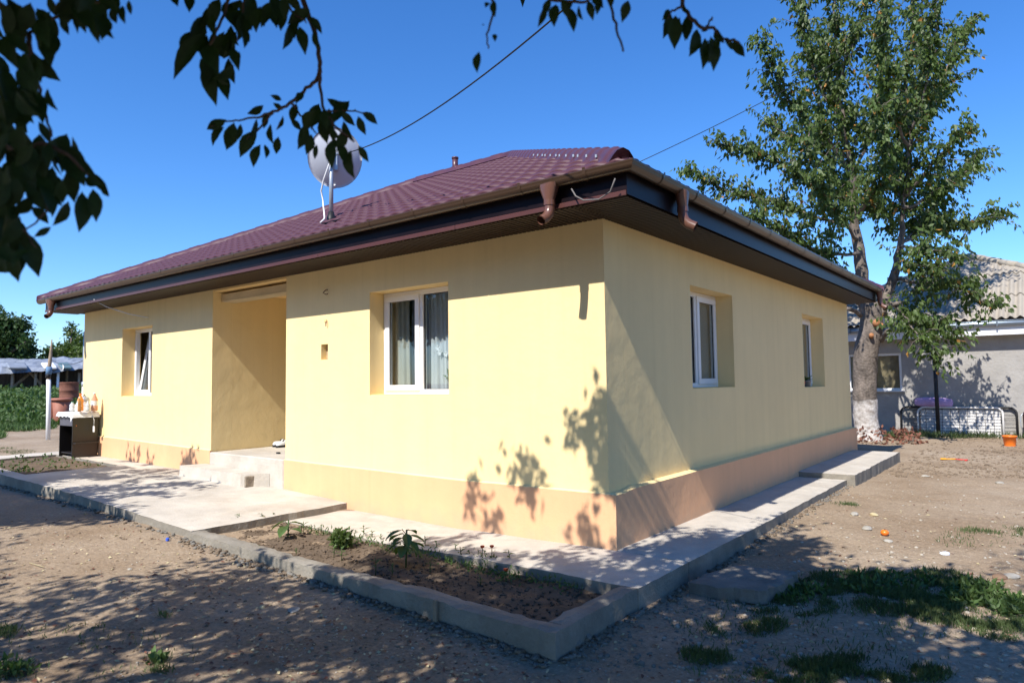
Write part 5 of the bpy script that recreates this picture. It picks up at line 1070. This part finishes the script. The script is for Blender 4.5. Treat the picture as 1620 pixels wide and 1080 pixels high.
mark(cloud('bed_weeds', C, rdirs(n, .8), rdirs(n), .04, .012, m_leaf3), kind='stuff')
n = 220; C = []
for _ in range(n):
    x = random.choice((-9.9, -9.2, -10.6, -8.8))+random.gauss(0, .15); y = random.choice((-1.4, -1.0, -.6, -1.5))+random.gauss(0, .1); C.append((x, y, soilz(x, y)+random.random()*.05))
mark(cloud('left_bed_weeds', C, rdirs(n, .6), rdirs(n), .06, .03, m_leaf3), kind='stuff')
# ------------------------------------------------------------------ grass, weeds, gravel, stones
def grass(name, spots, hgt=.09, wid=.006, m=None):
    P, Dd, Ls = [], [], []
    for (u, v, ru, rv, cnt) in spots:
        c = ground_hit(u, v); a = ground_hit(u+ru, v)-c; b_ = ground_hit(u, v+rv)-c
        for _ in range(cnt):
            r = random.random()**.6; t = random.random()*6.283; q = c+a*(r*math.cos(t))+b_*(r*math.sin(t)); dens = N3(q.x, q.y, 4, 5)
            dens += N3(q.x, q.y, 14, 2.2)
            if dens < -.12 and random.random() < .9: continue
            q = q+Vector((random.gauss(0, .01), random.gauss(0, .01), 0)); P.append((q.x, q.y, zg(q.x, q.y)-.004)); Dd.append((random.gauss(0, .45), random.gauss(0, .45), 1)); Ls.append(hgt*random.uniform(.4, 1.2)*(1+.5*dens))
    n = len(P); Ls = np.array(Ls); o = cloud(name, P, Dd, rdirs(n), Ls, np.full(n, wid), m or m_grass); mark(o, kind='stuff'); return o
gs = [(1330, 930, 130, 22, 9000), (1250, 950, 80, 22, 4500), (1440, 945, 90, 26, 6500), (1540, 965, 90, 26, 7000), (1600, 985, 60, 24, 4000), (1480, 920, 50, 14, 2200), (1180, 990, 60, 14, 1800), (1120, 1035, 40, 12, 1000), (1330, 1055, 90, 14, 2500), (1230, 1070, 90, 16, 2500), (1440, 1068, 60, 12, 1500), (1590, 850, 40, 6, 700), (1545, 846, 25, 4, 350), (1335, 808, 22, 3, 260), (1345, 808, 10, 3, 160),
      (8, 1000, 18, 8, 260), (10, 1060, 40, 16, 500), (248, 1045, 16, 6, 110), (255, 1062, 20, 5, 90), (30, 715, 25, 4, 600), (5, 710, 20, 4, 400), (1490, 1005, 14, 5, 200), (20, 738, 16, 4, 200), (260, 975, 10, 3, 60)]
gs = [(u, v, ru*1.1, rv*1.25, int(c*.8)) for u, v, ru, rv, c in gs]+[(1400, 960, 260, 50, 1500), (1300, 1050, 220, 40, 900), (1560, 860, 80, 20, 300), (120, 1030, 200, 50, 350), (1150, 980, 90, 40, 400)]; grass('grass', gs, .045, .006)
g2s = [(1450, 694, 40, 3, 900), (1500, 696, 50, 3, 900), (1420, 692, 20, 3, 500), (1580, 696, 50, 3, 600)]
grass('wall_foot_grass', g2s, .16, .014)
n = 2600; C = []; 
for (u, v, ru, rv, cnt) in ((1540, 940, 50, 20, 900), (1400, 925, 80, 18, 500), (1600, 960, 30, 16, 500), (1260, 940, 50, 16, 300), (20, 1060, 34, 14, 90), (248, 1045, 16, 8, 40)):
    c = ground_hit(u, v); a = ground_hit(u+ru, v)-c; b_ = ground_hit(u, v+rv)-c
    for _ in range(cnt): r = random.random()**.6; t = random.random()*6.283; q = c+a*(r*math.cos(t))+b_*(r*math.sin(t)); C.append((q.x, q.y, zg(q.x, q.y)+random.random()*.028))
n = len(C); mark(cloud('low_weeds', C, rdirs(n, .5), rdirs(n, .8), rng.uniform(.03, .07, n), rng.uniform(.015, .03, n), m_leaf3), kind='stuff')
grass('field_edge_grass', [(20, 675, 70, 8, 5000), (60, 668, 30, 5, 2000), (-10, 690, 20, 5, 800)], .16, .03, m_leaf3)
m_grav = mat('dusty_gravel', (.40, .36, .30), rough=.95, var=.25, vscale=3)
def pebble(n_sub=1):
    bm = bmesh.new(); bmesh.ops.create_icosphere(bm, subdivisions=n_sub, radius=1); V = np.array([v.co[:] for v in bm.verts]); F = np.array([[v.index for v in f.verts] for f in bm.faces]); bm.free(); return V, F
PV, PF = pebble()
def scatter(name, pts, sizes, m):
    V = []; F = []; k = len(PV)
    for i, (p, s_) in enumerate(zip(pts, sizes)):
        a = rng.normal(size=(3, 3)); q, _ = np.linalg.qr(a); d = np.array([1, rng.uniform(.6, .9), rng.uniform(.35, .7)])
        v = (PV*(1+rng.normal(0, .12, (k, 1)))*d)@Matrix.Rotation(random.random()*6.28, 3, 'Z')@np.eye(3)*s_ if False else (PV*(1+rng.normal(0, .12, (k, 1)))*d)
        t = random.random()*6.28; c_, s__ = math.cos(t), math.sin(t); v = v@np.array([[c_, s__, 0], [-s__, c_, 0], [0, 0, 1]])*s_
        V.append(v+np.array(p)); F.append(PF+i*k)
    return mark(link_mesh(name, mesh_np(name, np.concatenate(V), np.concatenate(F)), m), kind='stuff')
def spread(cnt, box, smin, smax, pw=3, msk=None):
    P, S_ = [], []
    while len(P) < cnt:
        u = random.uniform(*box[:2]); v = random.uniform(*box[2:]); q = ground_hit(u, v)
        if -.02 > q.y > -1.85 and -11.6 < q.x < .72: continue
        if -.1 < q.x < .84 and -.1 < q.y < 8.7: continue
        if q.y > 0 and q.x < .8: continue
        s_ = smin+(smax-smin)*random.random()**pw; P.append((q.x, q.y, zg(q.x, q.y)+s_*.12)); S_.append(s_)
    return P, S_
P, S_ = spread(2600, (1050, 1640, 700, 1090), .003, .022, 7); scatter('gravel', P, S_, m_grav)
P, S_ = spread(1500, (-20, 1000, 830, 1090), .002, .012, 6); scatter('gravel', P, S_, m_grav)
P, S_ = spread(600, (880, 1220, 900, 1060), .004, .026, 4); scatter('gravel', P, S_, m_conc2)
P, S_ = spread(1500, (1380, 1640, 690, 760), .01, .035, 3); scatter('clods', P, S_, mat('earth_clod', (.20, .15, .105), rough=1, var=.3, bump=.6))
P, S_ = spread(700, (-20, 900, 840, 1090), .004, .016, 3); scatter('clods', P, S_, bpy.data.materials['earth_clod'])
# rubble, spilled mortar and soil banked along the foot of the kerbs and path
P = []; S_ = []
for _ in range(2600):
    k = random.random()
    if k < .5: x, y = random.uniform(-3.3, .7), -1.82-abs(random.gauss(0, .05))
    elif k < .8: x, y = .70+abs(random.gauss(0, .05)), random.uniform(-1.8, 5.2)
    else: x, y = random.uniform(-10, -3.3), -1.82-abs(random.gauss(0, .04))
    s_ = .005+.022*random.random()**3; P.append((x, y, zg(x, y)+s_*.3)); S_.append(s_)
scatter('kerb_foot_rubble', P[:1300], S_[:1300], m_conc2); scatter('kerb_foot_rubble', P[1300:], S_[1300:], bpy.data.materials['earth_clod'])
n = 1500; P = []
for _ in range(n):
    q = ground_hit(random.uniform(-20, 1640), random.uniform(800, 1085))
    if q.y > -1.85 and q.x < .8: q.y = -1.9-random.random()
    P.append((q.x, q.y, zg(q.x, q.y)+.008))
mark(cloud('fallen_leaves', P[:620], rdirs(620)*[1, 1, .15], rdirs(620, 3), rng.uniform(.02, .05, 620), rng.uniform(.01, .022, 620), m_rust), kind='stuff')
mark(cloud('fallen_leaves', P[620:], rdirs(n-620)*[1, 1, .15], rdirs(n-620, 3), rng.uniform(.02, .045, n-620), rng.uniform(.01, .02, n-620), m_straw), kind='stuff')
# soil crumbs and pebbles in the bed
P = []; S_ = []
for _ in range(2600): x, y = random.uniform(-3.3, .54), random.uniform(-1.66, -.85); P.append((x, y, soilz(x, y)+.004)); S_.append(.004+.014*random.random()**3)
scatter('soil_crumbs', P, S_, m_soil)
# individual pale stones and rubble one can point at
bpv = bmesh.new(); bmesh.ops.create_icosphere(bpv, subdivisions=2, radius=1); sv = [v.co.copy() for v in bpv.verts]; sf = [[v.index for v in f.verts] for f in bpv.faces]; bpv.free()
def stone(u, v, s_, lab, m=m_stone, fl=.45, g=None):
    q = ground_hit(u, v); b = MB(); sd_ = random.random()*50; b.add([Vector((c.x*s_*(1+.35*noise.noise(c*1.6+Vector((sd_, 0, 0)))), c.y*s_*.75*(1+.35*noise.noise(c*1.9+Vector((0, sd_, 0)))), c.z*s_*fl*(1+.3*noise.noise(c*2+Vector((0, 0, sd_)))))) for c in sv], sf)
    o = b.build('stone', m, None, (q.x, q.y, zg(q.x, q.y)+s_*fl*.35), (0, 0, random.random()*3)); mark(o, lab, 'stone', g)
stone(1352, 822, .055, 'flat whitish stone next to a yellowish one on the sunlit dirt'); stone(1383, 823, .05, 'yellowish flat stone with a straw beside it on the dirt', m_straw)
stone(1372, 844, .06, 'long pale stone on the dirt left of the orange fruit'); stone(1405, 862, .04, 'small pale stone just below the orange fruit'); stone(1495, 882, .055, 'bluish white chip among rubble at the right', m_whitef, .25)
stone(1463, 758, .05, 'whitish stone on the far sunlit dirt'); stone(1582, 770, .05, 'pale stone near the right edge of the yard'); stone(1600, 915, .07, 'long pale stone near the grass edge at the far right', m_stone, .3)
stone(1582, 917, .06, 'brown stone beside the grass at the right', mat('brown_stone', (.22, .14, .09))); stone(705, 937, .045, 'pale stone lying in front of the kerb, left of the peg', m_conc2); stone(465, 965, .055, 'long pale bark-like chip in the shaded yard', m_stone, .2)
stone(205, 903, .02, 'small pale pebble on the sunlit yard left of the shadow'); stone(415, 960, .025, 'round tan stone in a patch of sun in the yard', m_straw)
stone(905, 1018, .07, 'rough grey rubble lump against the kerb corner', m_conc2, .6); stone(925, 1012, .05, 'smaller grey rubble lump by the kerb corner', m_conc2, .6); stone(755, 985, .05, 'grey rubble lump under the long kerb', m_conc2, .5)
stone(700, 870+30, .035, 'white pebble lying in the shaded bed soil'); stone(820, 925, .03, 'pale pebble in the dark end of the bed')
o = MB().tube([(-.12, 0, .012), (.13, .02, .012)], .003, 5).build('straw', m_straw, None, ground_hit(55, 893)); mark(o, 'single dry straw lying on the sunlit yard', 'straw')
o = MB().box(-.015, .015, -.012, .012, 0, .03, c=.005).build('blue_scrap', mat('blue_plastic', (.05, .12, .6)), None, ground_hit(265, 856)+Vector((0, 0, .005))); mark(o, 'tiny blue plastic bit on the dirt near the kerb', 'scrap')

# seat the loose things on the uneven ground
for o in list(bpy.data.objects):
    if o.parent is None and o.get('category') in ('bucket', 'toy', 'fruit', 'straw', 'scrap', 'post'):
        o.location.z = zg(o.location.x, o.location.y)
